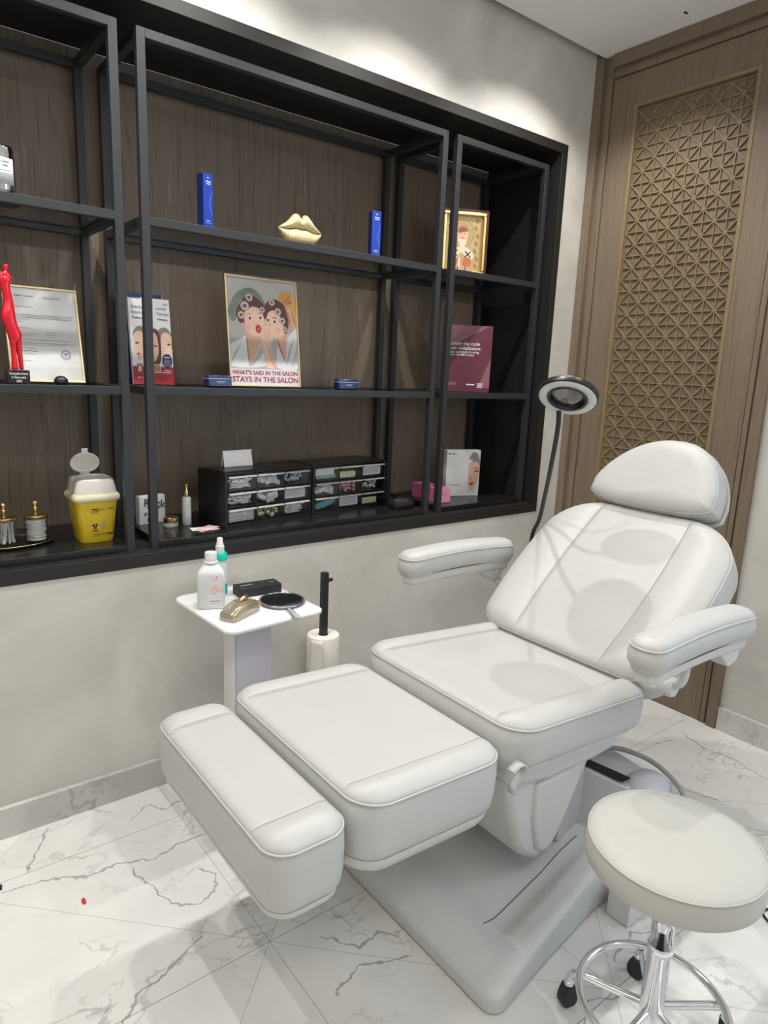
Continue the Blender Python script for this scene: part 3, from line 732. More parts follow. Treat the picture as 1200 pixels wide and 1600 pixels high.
# ------------------------------------------------------------------ stool
SX, SYY = 1.312, -1.603
st = thing('rolling_stool', 'round cream-topped stool with chrome ring base on black castors', 'stool', (SX, SYY, 0))
bm = BM(); R = .180
prof = [(.0001, .464), (R-.03, .464), (R-.008, .467), (R+.001, .476), (R+.003, .50), (R+.002, .524), (R-.001, .533)]
lathe(bm, prof, 72, cap1=False)
lathe(bm, [(R-.001, .533), (R-.006, .537), (R-.02, .5425), (R-.05, .546), (.06, .548), (.0001, .548)], 72, cap0=False)
bmesh.ops.remove_doubles(bm, verts=bm.verts, dist=1e-5)
ss = obj('round_seat', bm, 'stool', st, smooth=True)
bm = BM(); tube(bm, [((R+.0005)*math.cos(2*PI*k/90), (R+.0005)*math.sin(2*PI*k/90), .5335) for k in range(90)], .0022, 6, closed=True); obj('piping', bm, 'stool', ss, smooth=True)
bm = BM(); lathe(bm, [(.0001, .452), (.09, .452), (.09, .4635), (.0001, .4635)], 32); obj('seat_plate', bm, 'black', st)
bm = BM(); lathe(bm, [(.0242, .274), (.0242, .452)], 32); obj('gas_lift', bm, 'chrome', st, smooth=True)
bm = BM(); lathe(bm, [(.0001, .075), (.016, .075), (.022, .085), (.026, .10), (.0262, .255), (.0285, .258), (.0285, .270), (.0265, .276), (.020, .277)], 36); sharp(obj('column', bm, 'chrome', st), 40)
bm = BM(); RR = .160; RZ = .118
tube(bm, [(RR*math.cos(2*PI*k/96), RR*math.sin(2*PI*k/96), RZ) for k in range(96)], .0095, 12, closed=True); obj('foot_ring', bm, 'chrome', st, smooth=True)
bmL = None
for k in range(5):
    a = math.radians(40+72*k-1); dx, dy = math.cos(a), math.sin(a)
    bm = BM(); pts = smoothpts([(.018*dx, .018*dy, .108), (.09*dx, .09*dy, .104), (.150*dx, .150*dy, .101), (.178*dx, .178*dy, .093), (.186*dx, .186*dy, .068)], 7)
    tube(bm, pts, .0095, 12); lg = obj('leg', bm, 'chrome', st, smooth=True)
    bm = BM(); Mc = Matrix.Translation((.186*dx, .186*dy, 0)) @ Matrix.Rotation(a+.9, 4, 'Z')
    pr = [(-.020, .012), (-.022, .026), (-.016, .050), (-.012, .060), (.010, .060), (.016, .048), (.022, .030), (.021, .014), (.012, .003), (-.012, .003)]
    rings(bm, [[(x, yy, z) for x, z in pr] for yy in (-.014, .014)], M=Mc)
    obj('castor', bm, 'rubber', lg, bevel=.003, segs=2)
    bm = BM(); lathe(bm, [(.011, .058), (.012, .062), (.010, .070)], 16, M=Matrix.Translation((.186*dx, .186*dy, 0))); obj('castor_stem', bm, 'chrome', lg, smooth=True)

# ------------------------------------------------------------------ magnifier lamp
LP = Vector((1.800, -.842, 1.448))
nrm = (Vector((0, -2.2052, 1.5))-LP).normalized(); nrm = (Vector((nrm.x, nrm.y, 0)).normalized()*.56 + Vector((0, 0, -1))*.82 + r0*(-.10)).normalized()
xa = nrm.cross(Vector((0, 0, 1))).normalized(); ya = nrm.cross(xa)
Ml = Matrix(((xa.x, ya.x, nrm.x, LP.x), (xa.y, ya.y, nrm.y, LP.y), (xa.z, ya.z, nrm.z, LP.z), (0, 0, 0, 1)))
lt = thing('magnifier_lamp', 'white ring magnifier lamp on a black gooseneck beside the headrest', 'lamp', (2.10, -.50, 0))
Mi = Matrix.Translation((-2.10, .50, 0))
ML = Mi @ Ml
bm = BM(); lathe(bm, [(.066, -.008), (.092, -.008), (.095, -.004), (.095, .010), (.092, .013), (.066, .013)], 64, cap0=False, cap1=False, M=Matrix.Identity(4))
bm.verts.ensure_lookup_table()
lh = sharp(obj('lamp_housing', bm, 'black', lt, M=ML), 40)
bm = BM(); lathe(bm, [(.062, .0128), (.0905, .0128), (.0885, .0155), (.064, .0155), (.062, .0128)], 64, cap0=False, cap1=False); obj('ring_light', bm, 'led', lh, smooth=True)
bm = BM(); lathe(bm, [(.052, -.006), (.052, .010), (.056, .018), (.063, .019), (.0655, .014), (.0655, -.006), (.052, -.006)], 64, cap0=False, cap1=False); sharp(obj('inner_bezel', bm, 'black', lh), 40)
bm = BM(); lathe(bm, [(.052, .004), (.045, .009), (.03, .014), (.012, .0165), (.0001, .017)], 48, cap0=False); lathe(bm, [(.052, .002), (.045, -.003), (.03, -.008), (.012, -.0105), (.0001, -.011)], 48, cap0=False)
obj('magnifying_lens', bm, 'lens', lh, smooth=True)
e = Ml @ Vector((0, 0, 0)) + (-.075*u_ - .02*r_)
LPB = Vector((1.800, -.812, 1.396))
pts = smoothpts([LPB, LPB+Vector((.008, .004, -.06)), (1.853, -.76, 1.207), (1.94, -.68, 1.104), (2.055, -.57, .965), (2.095, -.51, .88), (2.10, -.50, .75), (2.10, -.50, .60)], 10)
bm = BM(); tube(bm, [Mi @ p for p in pts], .0078, 12); obj('gooseneck', bm, 'blackm', lt, smooth=True)
bm = BM(); tube(bm, [(0, 0, .03), (0, 0, .62)], .012, 16); lathe(bm, [(.0001, 0), (.055, 0), (.058, .006), (.055, .02), (.02, .032), (.0001, .034)], 36, M=Matrix.Translation((0.0, 0.0, 0))); obj('floor_stand', bm, 'blackm', lt, smooth=True)

# ------------------------------------------------------------------ side table and what stands on it
TX, TY, TZ = .985, -.245, .72
tb = thing('side_table', 'white pedestal side table by the wall with rounded square top', 'table', (TX, TY, 0), math.radians(3))
bm = BM(); rings(bm, [[(x, y, z) for x, y in rrect(-.178+i, .178-i, -.196+i, .196-i, .035-i, 8)] for i, z in ((.003, TZ-.014), (0, TZ-.011), (0, TZ-.003), (.003, TZ))])
sharp(obj('tabletop', bm, 'whitegloss', tb), 50)
bm = BM(); prism(bm, rrect(-.065, .075, -.03, .03, .008, 4), .05, TZ-.014); sharp(obj('column', bm, 'columnwhite', tb), 40)
bm = BM(); prism(bm, rrect(-.075, -.0655, -.034, .034, .003, 3), .05, TZ-.014); sharp(obj('column_edge', bm, 'trim', tb), 40)
bm = BM(); prism(bm, rrect(-.15, .15, -.14, .14, .03, 6), 0.001, .05); obj('foot_plate', bm, 'whitegloss', tb, bevel=.004)
def at_table(x, y, rz=0): return (x, y, TZ)
# big bottle
t = thing('disinfectant_bottle', 'milky white square bottle with a white cap, front left on the side table', 'bottle', (.872, -.205, TZ), math.radians(-24))
bm = BM(); rs = []
for k, (s, z) in enumerate(((.040, 0), (.0435, .004), (.044, .09), (.044, .116), (.039, .128), (.022, .146), (.0175, .149), (.017, .156))):
    e_ = .012 if s > .025 else s*.98
    rs.append([(x, y*.86, z) for x, y in rrect(-s, s, -s, s, min(e_, s*.98), 6)])
rings(bm, rs); sharp(obj('body', bm, 'bottle', t), 45)
bm = BM(); lathe(bm, [(.019, .146), (.0235, .148), (.0235, .152), (.0195, .154), (.0195, .180), (.018, .183), (.0001, .183)], 32); sharp(obj('cap', bm, 'white', t), 40)
Mf = Matrix.Translation((0, -.0385, .05)) @ Matrix.Rotation(PI/2, 4, 'X')
pr = Print(); pr.rect(-.010, .038, -.040, .064, 'label'); pr.rect(-.006, .028, -.022, -.020, 'navy'); pr.rect(-.004, .018, -.030, -.0285, 'papergrey'); pr.rect(-.003, .020, .004, .0055, 'papergrey'); pr.rect(.002, .024, .050, .0515, 'papergrey')
pr.add(ell(.012, .026, .012, .007), 'palepink'); pr.rect(.016, .019, .056, .062, 'lip'); lb = pr.build('label', t, Mf)
textobj('lettering', 'I Doc', .018, 'rose', lb, Matrix.Translation((-.004, .010, .0006)), bold=.0004)
# spray bottle
t = thing('spray_bottle', 'slim spray bottle with turquoise collar behind the white bottle', 'bottle', (.935, -.135, TZ), 0)
bm = BM(); lathe(bm, [(.0001, 0), (.0225, 0), (.024, .003), (.024, .125), (.021, .133), (.0001, .133)], 32); sharp(obj('body', bm, 'bottle', t), 40)
bm = BM(); lathe(bm, [(.0243, .012), (.0243, .05)], 32, cap0=False, cap1=False); obj('label_band', bm, 'teal', t, smooth=True)
bm = BM(); lathe(bm, [(.022, .131), (.0255, .134), (.0255, .150), (.021, .157), (.013, .159), (.0001, .159)], 32); sharp(obj('collar', bm, 'teal', t), 40)
bm = BM(); lathe(bm, [(.0145, .157), (.0145, .180), (.012, .182), (.011, .190), (.0095, .192), (.0095, .205), (.007, .208), (.0001, .208)], 28); sharp(obj('pump_head', bm, 'white', t), 40)
# black box
t = thing('black_box', 'flat matt black box at the back of the side table', 'box', (1.060, -.165, TZ), math.radians(-4))
bm = BM(); box(bm, -.078, .078, -.032, .032, 0, .033); o = obj('lid', bm, 'blackm', t, bevel=.0015)
bm = BM(); pr = Print(); pr.rect(-.062, -.018, -.002, .004, 'papergrey'); pr.rect(.042, .064, -.002, .003, 'papergrey'); pr.build('print', t, Matrix.Translation((0, 0, .0332)))
bm = BM(); box(bm, .0785, .083, -.012, .012, .012, .026); obj('pull_tab', bm, 'blackm', t, bevel=.001)
# clutch
t = thing('clutch_purse', 'shiny champagne patent case lying at the front of the side table', 'purse', (.912, -.332, TZ), math.radians(27))
bm = BM(); prof = [(-.062, 0), (-.064, .012), (-.060, .028), (-.030, .046), (.0, .052), (.040, .048), (.060, .036), (.064, .014), (.060, 0)]
rings(bm, [[(x*s*1.12, y*1.15, .001+z*s2*.92) for x, z in prof] for y, s, s2 in ((-.026, .90, .80), (-.022, .97, .95), (-.010, 1, 1), (.010, 1, 1), (.022, .97, .95), (.026, .90, .80))])
sharp(obj('case', bm, 'clutch', t), 45)
bm = BM(); tube(bm, [(x*1.10, -.0295, .004+z*.77) for x, z in prof[1:-1]], .0022, 8); obj('rim', bm, 'gold', t, smooth=True)
bm = BM(); tube(bm, smoothpts([(-.01, -.008, .052), (.004, -.010, .0585), (.022, -.008, .0575), (.034, -.004, .051)], 6), [.004+.003*math.sin(PI*i/18) for i in range(19)], 10); lathe(bm, [(.0001, -.006), (.007, -.005), (.0085, 0), (.007, .005), (.0001, .006)], 16, M=Matrix.Translation((.074, -.006, .022))); obj('clasp', bm, 'gold', t, smooth=True)
# hand mirror
t = thing('hand_mirror', 'round clear-rimmed hand mirror lying on the side table', 'mirror', (1.083, -.298, TZ), math.radians(-104)); t.scale = (1.14, 1.14, 1.0)
bm = BM(); lathe(bm, [(.058, .001), (.068, .001), (.070, .006), (.068, .0115), (.060, .013), (.058, .010)], 64, cap0=False, cap1=False); obj('clear_rim', bm, 'acrylic', t, smooth=True)
bm = BM(); lathe(bm, [(.0001, .002), (.0605, .002), (.0605, .0105), (.0001, .0105)], 56); sharp(obj('mirror_disc', bm, 'mirror', t), 30)
bm = BM(); lathe(bm, [(.0612, .008), (.0625, .0125), (.064, .0125), (.0648, .008)], 56, cap0=False, cap1=False); obj('silver_trim', bm, 'chrome', t, smooth=True)
bm = BM(); rings(bm, [[(x, y, .007+z) for y, z in ((-w_, -h_), (w_, -h_), (w_*1.0, h_), (-w_, h_))] for x, w_, h_ in ((.068, .009, .004), (.085, .011, .005), (.10, .0085, .005), (.125, .0095, .0055), (.145, .012, .006), (.150, .009, .004))]); h_ = obj('handle', bm, 'acrylic', t, bevel=.0015)
bm = BM(); box(bm, .07, .143, -.0035, .0035, .0045, .0095); obj('handle_highlight', bm, 'label', h_, bevel=.001)  # pale bar stands in for white highlights in the clear handle

# ------------------------------------------------------------------ roll holder on the wall
t = thing('paper_roll_holder', 'black upright roll holder standing by the wall beside the side table', 'holder', (1.392, -.085, 0))
bm = BM(); box(bm, -.0125, .0125, -.0125, .0125, .01, .722); bar_ = obj('upright_bar', bm, 'blackm', t, bevel=.0015)
bm = BM(); lathe(bm, [(.0001, 0), (.0085, 0), (.0085, .008), (.006, .012), (.0075, .022), (.0001, .024)], 16, M=Matrix.Translation((.0125, 0, .688)) @ Matrix.Rotation(PI/2, 4, 'Y')); obj('knob', bm, 'blackm', t, smooth=True)
bm = BM(); lathe(bm, [(.0001, .230), (.05, .230), (.05, .236), (.0001, .236)], 32); obj('rest_plate', bm, 'blackm', t)
bm = BM(); lathe(bm, [(.0001, .001), (.063, .001), (.063, .008), (.058, .012), (.0001, .012)], 32); obj('foot_plate', bm, 'blackm', t)
t2 = thing('paper_roll', 'white paper roll on the black wall holder', 'paper roll', (1.392, -.085, .237))
bm = BM(); lathe(bm, [(.020, 0), (.062, 0), (.0645, .004), (.0645, .226), (.062, .230), (.020, .230), (.020, 0)], 48, cap0=False, cap1=False); sharp(obj('tissue', bm, 'roll', t2), 40)
bm = BM(); n = 14; a0 = math.radians(190)
rs = []
for i in range(n):
    q = i/(n-1); zz = .225-.225*q; rad = .0655+.014*q
    rs.append([( rad*math.cos(a0+j*.10)-.0*q, rad*math.sin(a0+j*.10), zz) for j in range(9)])
for i in range(n-1):
    for j in range(8): bm.faces.new([bm.verts.new(p) for p in (rs[i][j], rs[i][j+1], rs[i+1][j+1], rs[i+1][j])])
bmesh.ops.remove_doubles(bm, verts=bm.verts, dist=1e-6)
o = obj('loose_sheet', bm, 'roll', t2, smooth=True); o.modifiers.new('s', 'SOLIDIFY').thickness = .001

# ------------------------------------------------------------------ floor bits
bm = BM(); tube(bm, smoothpts([(1.90, -1.70, .004), (1.945, -1.589, .004), (2.02, -1.60, .004), (2.2, -1.62, .004), (2.5, -1.7, .004)], 8), .0035, 8); tag(obj('power_cable', bm, 'black', smooth=True), 'black cable on the floor at the right of the stool', 'cable')
bm = BM(); tube(bm, smoothpts([(x-CX, y-CY, z) for x, y, z in [(1.90, -.93, .20), (2.03, -.92, .10), (2.16, -.84, .02), (2.28, -.83, .004), (2.33, -.90, .004), (2.20, -.99, .004), (2.08, -1.02, .02), (1.98, -1.05, .12), (1.93, -1.05, .20)]], 9), .0045, 8); obj('power_cord', bm, 'cable', ch, smooth=True)
bm = BM(); tube(bm, smoothpts([(2.19, -1.13, .005), (2.235, -1.115, .006), (2.27, -1.108, .006), (2.29, -1.10, .006)], 5), .008, 8); tag(obj('cable_sleeve', bm, 'cable', smooth=True), 'short grey cable end on the marble just beyond the stool seat', 'cable')
bm = BM(); rings(bm, [[(.385+x*s, -.426+y*s, z) for x, y in ((-.004, -.012), (.004, -.010), (.006, .004), (.001, .016), (-.006, .004))] for s, z in ((1, .0005), (1.0, .003), (.5, .006))]); tag(obj('petal', bm, 'lip', smooth=True), 'tiny red and white scrap lying on the marble floor', 'scrap')
bm = BM(); rings(bm, [[(.203+x*s, -.235+y*s, z) for x, y in ((-.012, -.010), (.006, -.014), (.010, .004), (-.002, .012))] for s, z in ((1, .0005), (1.0, .003), (.6, .008))]); tag(obj('clip', bm, 'black', smooth=True), 'small black clip on the floor at the left picture edge', 'clip')

# ------------------------------------------------------------------ shelf items: bottom boards
ZB_, ZM, ZT = BOT+.0005, LV[1]+.0005, LV[0]+.0005
def bars(pr, rows, mat='papergrey'):
    """lines of print too small to read"""
    for x0, x1, y, h in rows: pr.rect(x0, x1, y, y+h, mat)
# sharps bin
t = thing('sharps_bin', 'yellow sharps disposal bin with milky top and open round flap', 'bin', (.614, .180, ZB_), 0)
bm = BM(); rs = []
for hw_, hd, z in ((.050, .046, 0), (.0525, .049, .008), (.067, .060, .145)): rs.append([(x, y, z) for x, y in rrect(-hw_, hw_, -hd-.012, hd, .018, 6)])
rings(bm, rs); by = sharp(obj('bin_body', bm, 'yellow', t), 50)
bm = BM(); rs = []
for hw_, hd, z in ((.069, .062, .140), (.075, .068, .147), (.0755, .0685, .158), (.071, .064, .166)): rs.append([(x, y, z) for x, y in rrect(-hw_, hw_, -hd-.012, hd, .02, 6)])
rings(bm, rs); sharp(obj('rim', bm, 'cream', t), 50)
bm = BM(); rs = []
for hw_, hd, z in ((.068, .060, .165), (.062, .054, .205), (.058, .050, .214), (.050, .044, .217)): rs.append([(x, y, z) for x, y in rrect(-hw_, hw_, -hd-.010, hd, .02, 6)])
rings(bm, rs); lidb = sharp(obj('milky_top', bm, 'translid', t), 50)
bm = BM(); lathe(bm, [(.030, .216), (.040, .217), (.040, .2205), (.030, .2215), (.030, .216)], 36, cap0=False, cap1=False, M=Matrix.Translation((0, -.004, 0)) @ Matrix.Diagonal((1.1, .85, 1, 1))); obj('opening_collar', bm, 'translid', lidb, smooth=True)
bm = BM(); Mv = Matrix.Translation((-.012, .020, .262)) @ Matrix.Rotation(math.radians(100), 4, 'X') @ Matrix.Diagonal((1.12, .84, 1, 1))
lathe(bm, [(.0001, .002), (.033, .002), (.0345, .006), (.0415, .006), (.0425, .002), (.040, -.003), (.0001, -.003)], 40, M=Mv)
fl = sharp(obj('open_flap', bm, 'translid', t), 40)
bm = BM(); box(bm, -.009, .009, .034, .058, -.003, .003, M=Mv); obj('flap_tab', bm, 'translid', fl, bevel=.002)
bm = BM(); box(bm, -.014, .014, -.052, -.036, -.003, .003, M=Mv); obj('flap_hinge', bm, 'translid', fl, bevel=.002)
pr = Print()
bars(pr, [(-.020, .004, .108, .004), (.008, .018, .109, .0015), (-.020, -.014, .101, .002), (-.011, .002, .101, .002), (-.020, -.014, .096, .002), (-.011, .003, .096, .002), (.030, .050, .110, .002), (.036, .050, .106, .0015), (-.020, .030, .1045, .0006), (-.018, .030, .024, .0012), (-.016, .026, .020, .0012), (-.018, .004, .016, .0012)], 'ink')
pr.rect(.028, .053, .020, .0245, 'ink'); pr.rect(.046, .0468, .030, .062, 'ink')
def biohazard(pr, cx, cy, r):
    for k in range(3):
        a = math.radians(90+120*k); pr.add(ell(cx+r*.55*math.cos(a), cy+r*.55*math.sin(a), r*.52, r*.52, 24), 'ink')
    for k in range(3):
        a = math.radians(90+120*k); pr.add(ell(cx+r*.80*math.cos(a), cy+r*.80*math.sin(a), r*.40, r*.40, 24), 'yellow')
    pr.add(ell(cx, cy, r*.16, r*.16, 16), 'yellow')
biohazard(pr, -.010, .052, .0145); pr.rect(-.020, .001, .034, .037, 'ink')
pr.add([(.012, .057), (.024, .057), (.018, .048)], 'papergrey'); pr.add(ell(.018, .061, .007, .0035), 'papergrey'); bars(pr, [(.008, .028, .044, .0012), (.011, .026, .041, .0012)], 'papergrey')
tl = math.atan2(.011, .137)
pr.build('printed_marks', by, Matrix.Translation((0, -.0612, .006)) @ Matrix.Rotation(PI/2+tl, 4, 'X'))
# tray, jars
t = thing('oval_tray', 'black oval tray under the two glass jars', 'tray', (.345, .225, ZB_))
bm = BM(); rings(bm, [[(x*s, y*s, z) for x, y in ell(0, 0, .155, .088, 64)] for s, z in ((.85, 0), (.97, .003), (1, .009), (.98, .009), (.95, .0045))]); sharp(obj('tray_dish', bm, 'black', t), 50)
bm = BM(); tube(bm, [(x, y, .0095) for x, y in ell(0, 0, .153, .0865, 72)], .0012, 6, closed=True); obj('gold_edge', bm, 'gold', t, smooth=True)
def jar(x, y, label, fill):
    t = thing('lidded_jar', label, 'jar', (x, y, ZB_+.005)); t.scale = (1.08, 1.08, 1.06)
    bm = BM(); lathe(bm, [(.0001, .001), (.030, .001), (.0325, .004), (.0325, .082), (.031, .082), (.031, .005), (.0001, .005)], 36); sharp(obj('glass_body', bm, 'glass', t), 40)
    bm = BM(); lathe(bm, [(.0335, .078), (.0350, .080), (.0350, .088), (.030, .091), (.010, .094), (.0001, .094)], 36); 
    ld = sharp(obj('gold_lid', bm, 'gold', t), 40)
    bm = BM(); lathe(bm, [(.003, .092), (.003, .100), (.006, .103), (.007, .107), (.005, .111), (.003, .113), (.005, .116), (.0085, .122), (.0085, .126), (.005, .131), (.0001, .132)], 20); obj('knob', bm, 'gold', ld, smooth=True)
    random.seed(3)
    if fill == 'sticks':
        for k in range(46):
            a = random.random()*6.28; rr = .026*math.sqrt(random.random()); b = a+random.uniform(-.5, .5); r2 = .024*math.sqrt(random.random())
            p, q = Vector((rr*math.cos(a), rr*math.sin(a), .008)), Vector((r2*math.cos(b), r2*math.sin(b), .072+random.random()*.004))
            bm = BM(); dd = (q-p); pp = [p+dd*f for f in (0, .03, .10, .16, .84, .90, .97, 1)]
            tube(bm, pp, [.0012, .0026, .0028, .0012, .0012, .0028, .0026, .0012], 6); obj('cotton_swab', bm, 'cotton', t, smooth=True)
    else:
        for k in range(9):
            bm = BM(); lathe(bm, [(.0001, 0), (.025, .0), (.0275, .003), (.025, .0068), (.0001, .007)], 24, M=Matrix.Translation((random.uniform(-.002, .002), random.uniform(-.002, .002), .007+k*.0074)) @ Matrix.Rotation(random.uniform(-.06, .06), 4, 'X')); obj('cotton_pad', bm, 'cotton', t, smooth=True)
jar(.350, .200, 'gold-lidded glass jar full of cotton swabs, left of the two jars', 'sticks')
jar(.443, .205, 'gold-lidded glass jar of white cotton pads, right of the two jars', 'pads')
# lettered sign block
t = thing('lettered_block', 'small white block with blue handwritten and capital letters behind the shelf post', 'sign', (.861, .318, ZB_), math.radians(8))
bm = BM(); box(bm, -.052, .052, -.012, .016, 0, .108); obj('block', bm, 'paper', t, bevel=.001)
Mf = facing(0, -.0123, 0)
textobj('script_lettering', 'Rock', .040, 'navy', t, Mf @ Matrix.Translation((-.036, .070, 0)) @ Matrix(((1, .25, 0, 0), (0, 1, 0, 0), (0, 0, 1, 0), (0, 0, 0, 1))), bold=.0006)
for k, (s_, xx, yy) in enumerate((('YOU', -.024, .052), ('IN  D', -.034, .031), ('H  S', -.022, .010))):
    textobj('capital_lettering', s_, .022, 'ink', t, Mf @ Matrix.Translation((xx, yy, 0)), bold=.0003, sx=1.15)
# cream jar, serum
t = thing('cream_jar', 'low glass cream jar with shiny gold lid beside the serum bottle', 'jar', (.905, .235, ZB_))
bm = BM(); lathe(bm, [(.0001, 0), (.026, 0), (.028, .003), (.028, .016), (.0001, .016)], 36); sharp(obj('jar_body', bm, 'bottle', t), 40)
bm = BM(); lathe(bm, [(.0275, .016), (.028, .018), (.028, .034), (.026, .036), (.0001, .036)], 36); sharp(obj('gold_lid', bm, 'gold', t), 40)
def serum(x, y, z, label, hgt=.108, r=.0165, body='bottle'):
    t = thing('serum_bottle', label, 'bottle', (x, y, z))
    bm = BM(); lathe(bm, [(.0001, 0), (r-.001, 0), (r, .002), (r, hgt-.003), (r-.002, hgt), (.0001, hgt)], 32); o = sharp(obj('body', bm, body, t), 40)
    bm = BM(); lathe(bm, [(.009, hgt), (.0095, hgt+.001), (.0095, hgt+.022), (.007, hgt+.027), (.005, hgt+.030), (.005, hgt+.040), (.0085, hgt+.043), (.0085, hgt+.049), (.0001, hgt+.050)], 24); sharp(obj('gold_pump', bm, 'gold', t), 40)
    pr = Print(); bars(pr, [(-.007, .007, hgt*.72, .0015), (-.005, .006, hgt*.66, .0015), (-.005, .003, hgt*.60, .001)]); pr.add(ell(.007, hgt*.84, .002, .002), 'navy'); pr.build('print', o, facing(0, -r-.0002, 0))
serum(.968, .232, ZB_, 'slim frosted serum bottle with gold pump on the bottom shelf')
# loose cards
for k, (x, y, a, c, lab) in enumerate(((1.002, .125, 12, 'palepink', 'pale pink card, lowest of the fanned cards'), (.985, .135, -8, 'paper', 'white card in the middle of the fanned cards'), (1.008, .130, 32, 'palepink', 'pale pink card on top of the fanned cards'))):
    bm = BM(); box(bm, -.040, .040, -.024, .024, 0, .0012)
    o = obj('gift_card', bm, c); o.location = (x, y, ZB_+.0002+k*.0016); o.rotation_euler = (0, 0, math.radians(a)); tag(o, lab, 'card')
# drawer cabinets
def cabinet(x, y, rz, label, fills, top):
    t = thing('drawer_cabinet', label, 'drawer cabinet', (x, y, ZB_), math.radians(rz), 'small black drawer cabinets')
    W_, D_, H_ = .414, .190, .208
    bm = BM(); th = .006
    box(bm, 0, W_, 0.004, D_, H_-th, H_); box(bm, 0, W_, 0.0, D_, 0, .012); box(bm, 0, .010, 0.0, D_, .012, H_-th); box(bm, W_-.010, W_, 0.0, D_, .012, H_-th); box(bm, .010, W_-.010, D_-.006, D_, .012, H_-th)
    cw = (W_-.020)/3
    for k in (1, 2): box(bm, .010+cw*k-.0025, .010+cw*k+.0025, .002, D_-.006, .012, H_-th)
    rh = (H_-th-.012)/3
    for k in (1, 2): box(bm, .010, W_-.010, .004, D_-.006, .012+rh*k-.0015, .012+rh*k+.0015)
    obj('cabinet_body', bm, 'black', t)
    bm = BM(); box(bm, .01, W_-.01, .02, D_-.02, H_, H_+.003); box(bm, .05, W_-.05, .012, .02, H_, H_+.006); obj('top_rim', bm, 'black', t, bevel=.001)
    random.seed(int(x*1000))
    for r in range(3):
        for c in range(3):
            x0, x1 = .010+cw*c+.004, .010+cw*(c+1)-.004; z0, z1 = .012+rh*r+.003, .012+rh*(r+1)-.003
            bm = BM(); box(bm, x0, x1, 0, .0022, z0, z1); box(bm, x0, x0+.0015, .0022, .16, z0, z1-.012); box(bm, x1-.0015, x1, .0022, .16, z0, z1-.012); box(bm, x0+.0015, x1-.0015, .0022, .16, z0, z0+.0015)
            dr = obj('drawer', bm, 'drawerfront', t)
            bm = BM(); box(bm, x0, x1, -.0105, 0, z1-.0085, z1-.0055); box(bm, x0, x1, -.0105, -.0085, z1-.010, z1-.0055); obj('drawer_handle', bm, 'trim', dr, bevel=.0006)
            kind = fills[2-r][c]
            if kind is None: continue
            bm = BM(); mats = [kind]
            if kind == 'wires' or kind == 'pouches':
                mats = ['drawerstuff', 'paper']
                for q in range(18):
                    p = [(random.uniform(x0+.010, x1-.010), .008+random.random()*.02, random.uniform(z0+.006, z1-.016)) for _ in range(4)]
                    if kind == 'wires': tube(bm, smoothpts(p, 6), .0024, 6, mi=q % 2)
                    else:
                        cx_, cz_ = random.uniform(x0+.025, x1-.025), random.uniform(z0+.014, z1-.026); aa = random.uniform(-.5, .5)
                        box(bm, -.024, .024, -.0012, .0012, -.008, .008, q % 2, Matrix.Translation((cx_, .006+q*.0028, cz_)) @ Matrix.Rotation(aa, 4, 'Y'))
            elif kind == 'stack':
                mats = ['drawerstuff', 'paper']
                for q in range(6): box(bm, x0+.006, x1-.034, .006, .08, z0+.005+q*.0072, z0+.0098+q*.0072, q % 2)
                for q in range(4): box(bm, x1-.031+q*.007, x1-.0275+q*.007, .006, .08, z0+.004, z1-.015, 1)
            elif kind == 'card':
                mats = ['cream', 'drawerstuff']; box(bm, x0+.006, x1-.034, .006, .01, z0+.004, z0+.03, 0); box(bm, x0+.01, x1-.01, .03, .05, z0+.004, z0+.02, 1)
            elif kind == 'pack':
                mats = ['paper', 'drawerstuff']; box(bm, x0+.006, x1-.014, .006, .06, z0+.005, z1-.016, 0); box(bm, x0+.010, x1-.03, .0045, .0055, z0+.014, z1-.022, 1)
            elif kind == 'tealstuff':
                rings(bm, [[(x0+.006+(x1-x0-.012)*u, yy, z0+.005+(z1-z0-.018)*v) for u, v in ((0, .1), (.12, 0), (.5, .15), (.9, .55), (1, .98), (.6, .85), (.25, .7), (.03, .45))] for yy in (.005, .02)])
            elif kind == 'greenstuff':
                mats = ['paper', 'greenstuff']
                box(bm, x0+.006, x1-.02, .006, .03, z0+.018, z1-.012, 0); box(bm, x0+.008, x1-.012, .005, .04, z0+.004, z0+.018, 1, Matrix.Translation((0, 0, .004)))
            else:
                for q in range(26):
                    cx_, cy_, cz_ = random.uniform(x0+.014, x1-.014), random.uniform(.012, .05), random.uniform(z0+.008, z1-.020)
                    lathe(bm, [(.0001, -.005), (.006, -.004), (.0085, 0), (.006, .004), (.0001, .005)], 10, M=Matrix.Translation((cx_, cy_, cz_)) @ Matrix.Rotation(random.uniform(0, 3), 4, 'X'))
            o = obj('drawer_contents', bm, mats, dr); o['kind'] = 'stuff'
    return t
cabinet(1.066, .103, 8, 'left small black cabinet of nine clear drawers with a white card on top', [['wires', 'pouches', 'paleblue'], ['wires', 'pouches', 'pack'], ['stack', 'beige', 'wires']], 0)
cabinet(1.484, .163, 5, 'right small black cabinet of nine clear drawers with pink cloth in one', [['greenstuff', 'card', 'pack'], ['pouches', 'pinkstuff', 'drawerstuff'], ['tealstuff', 'pack', 'card']], 0)
t = thing('folded_card', 'white folded card standing on top of the left drawer cabinet', 'card', (1.185, .235, ZB_+.2125), math.radians(6))
bm = BM(); box(bm, -.064, .064, -.001, .001, 0, .062, M=Matrix.Rotation(math.radians(-12), 4, 'X')); fr = obj('front_sheet', bm, 'label', t)
bm = BM(); box(bm, -.066, .066, -.003, .005, .0605, .0635, M=Matrix.Rotation(math.radians(-12), 4, 'X')); obj('top_fold', bm, 'paper', t)
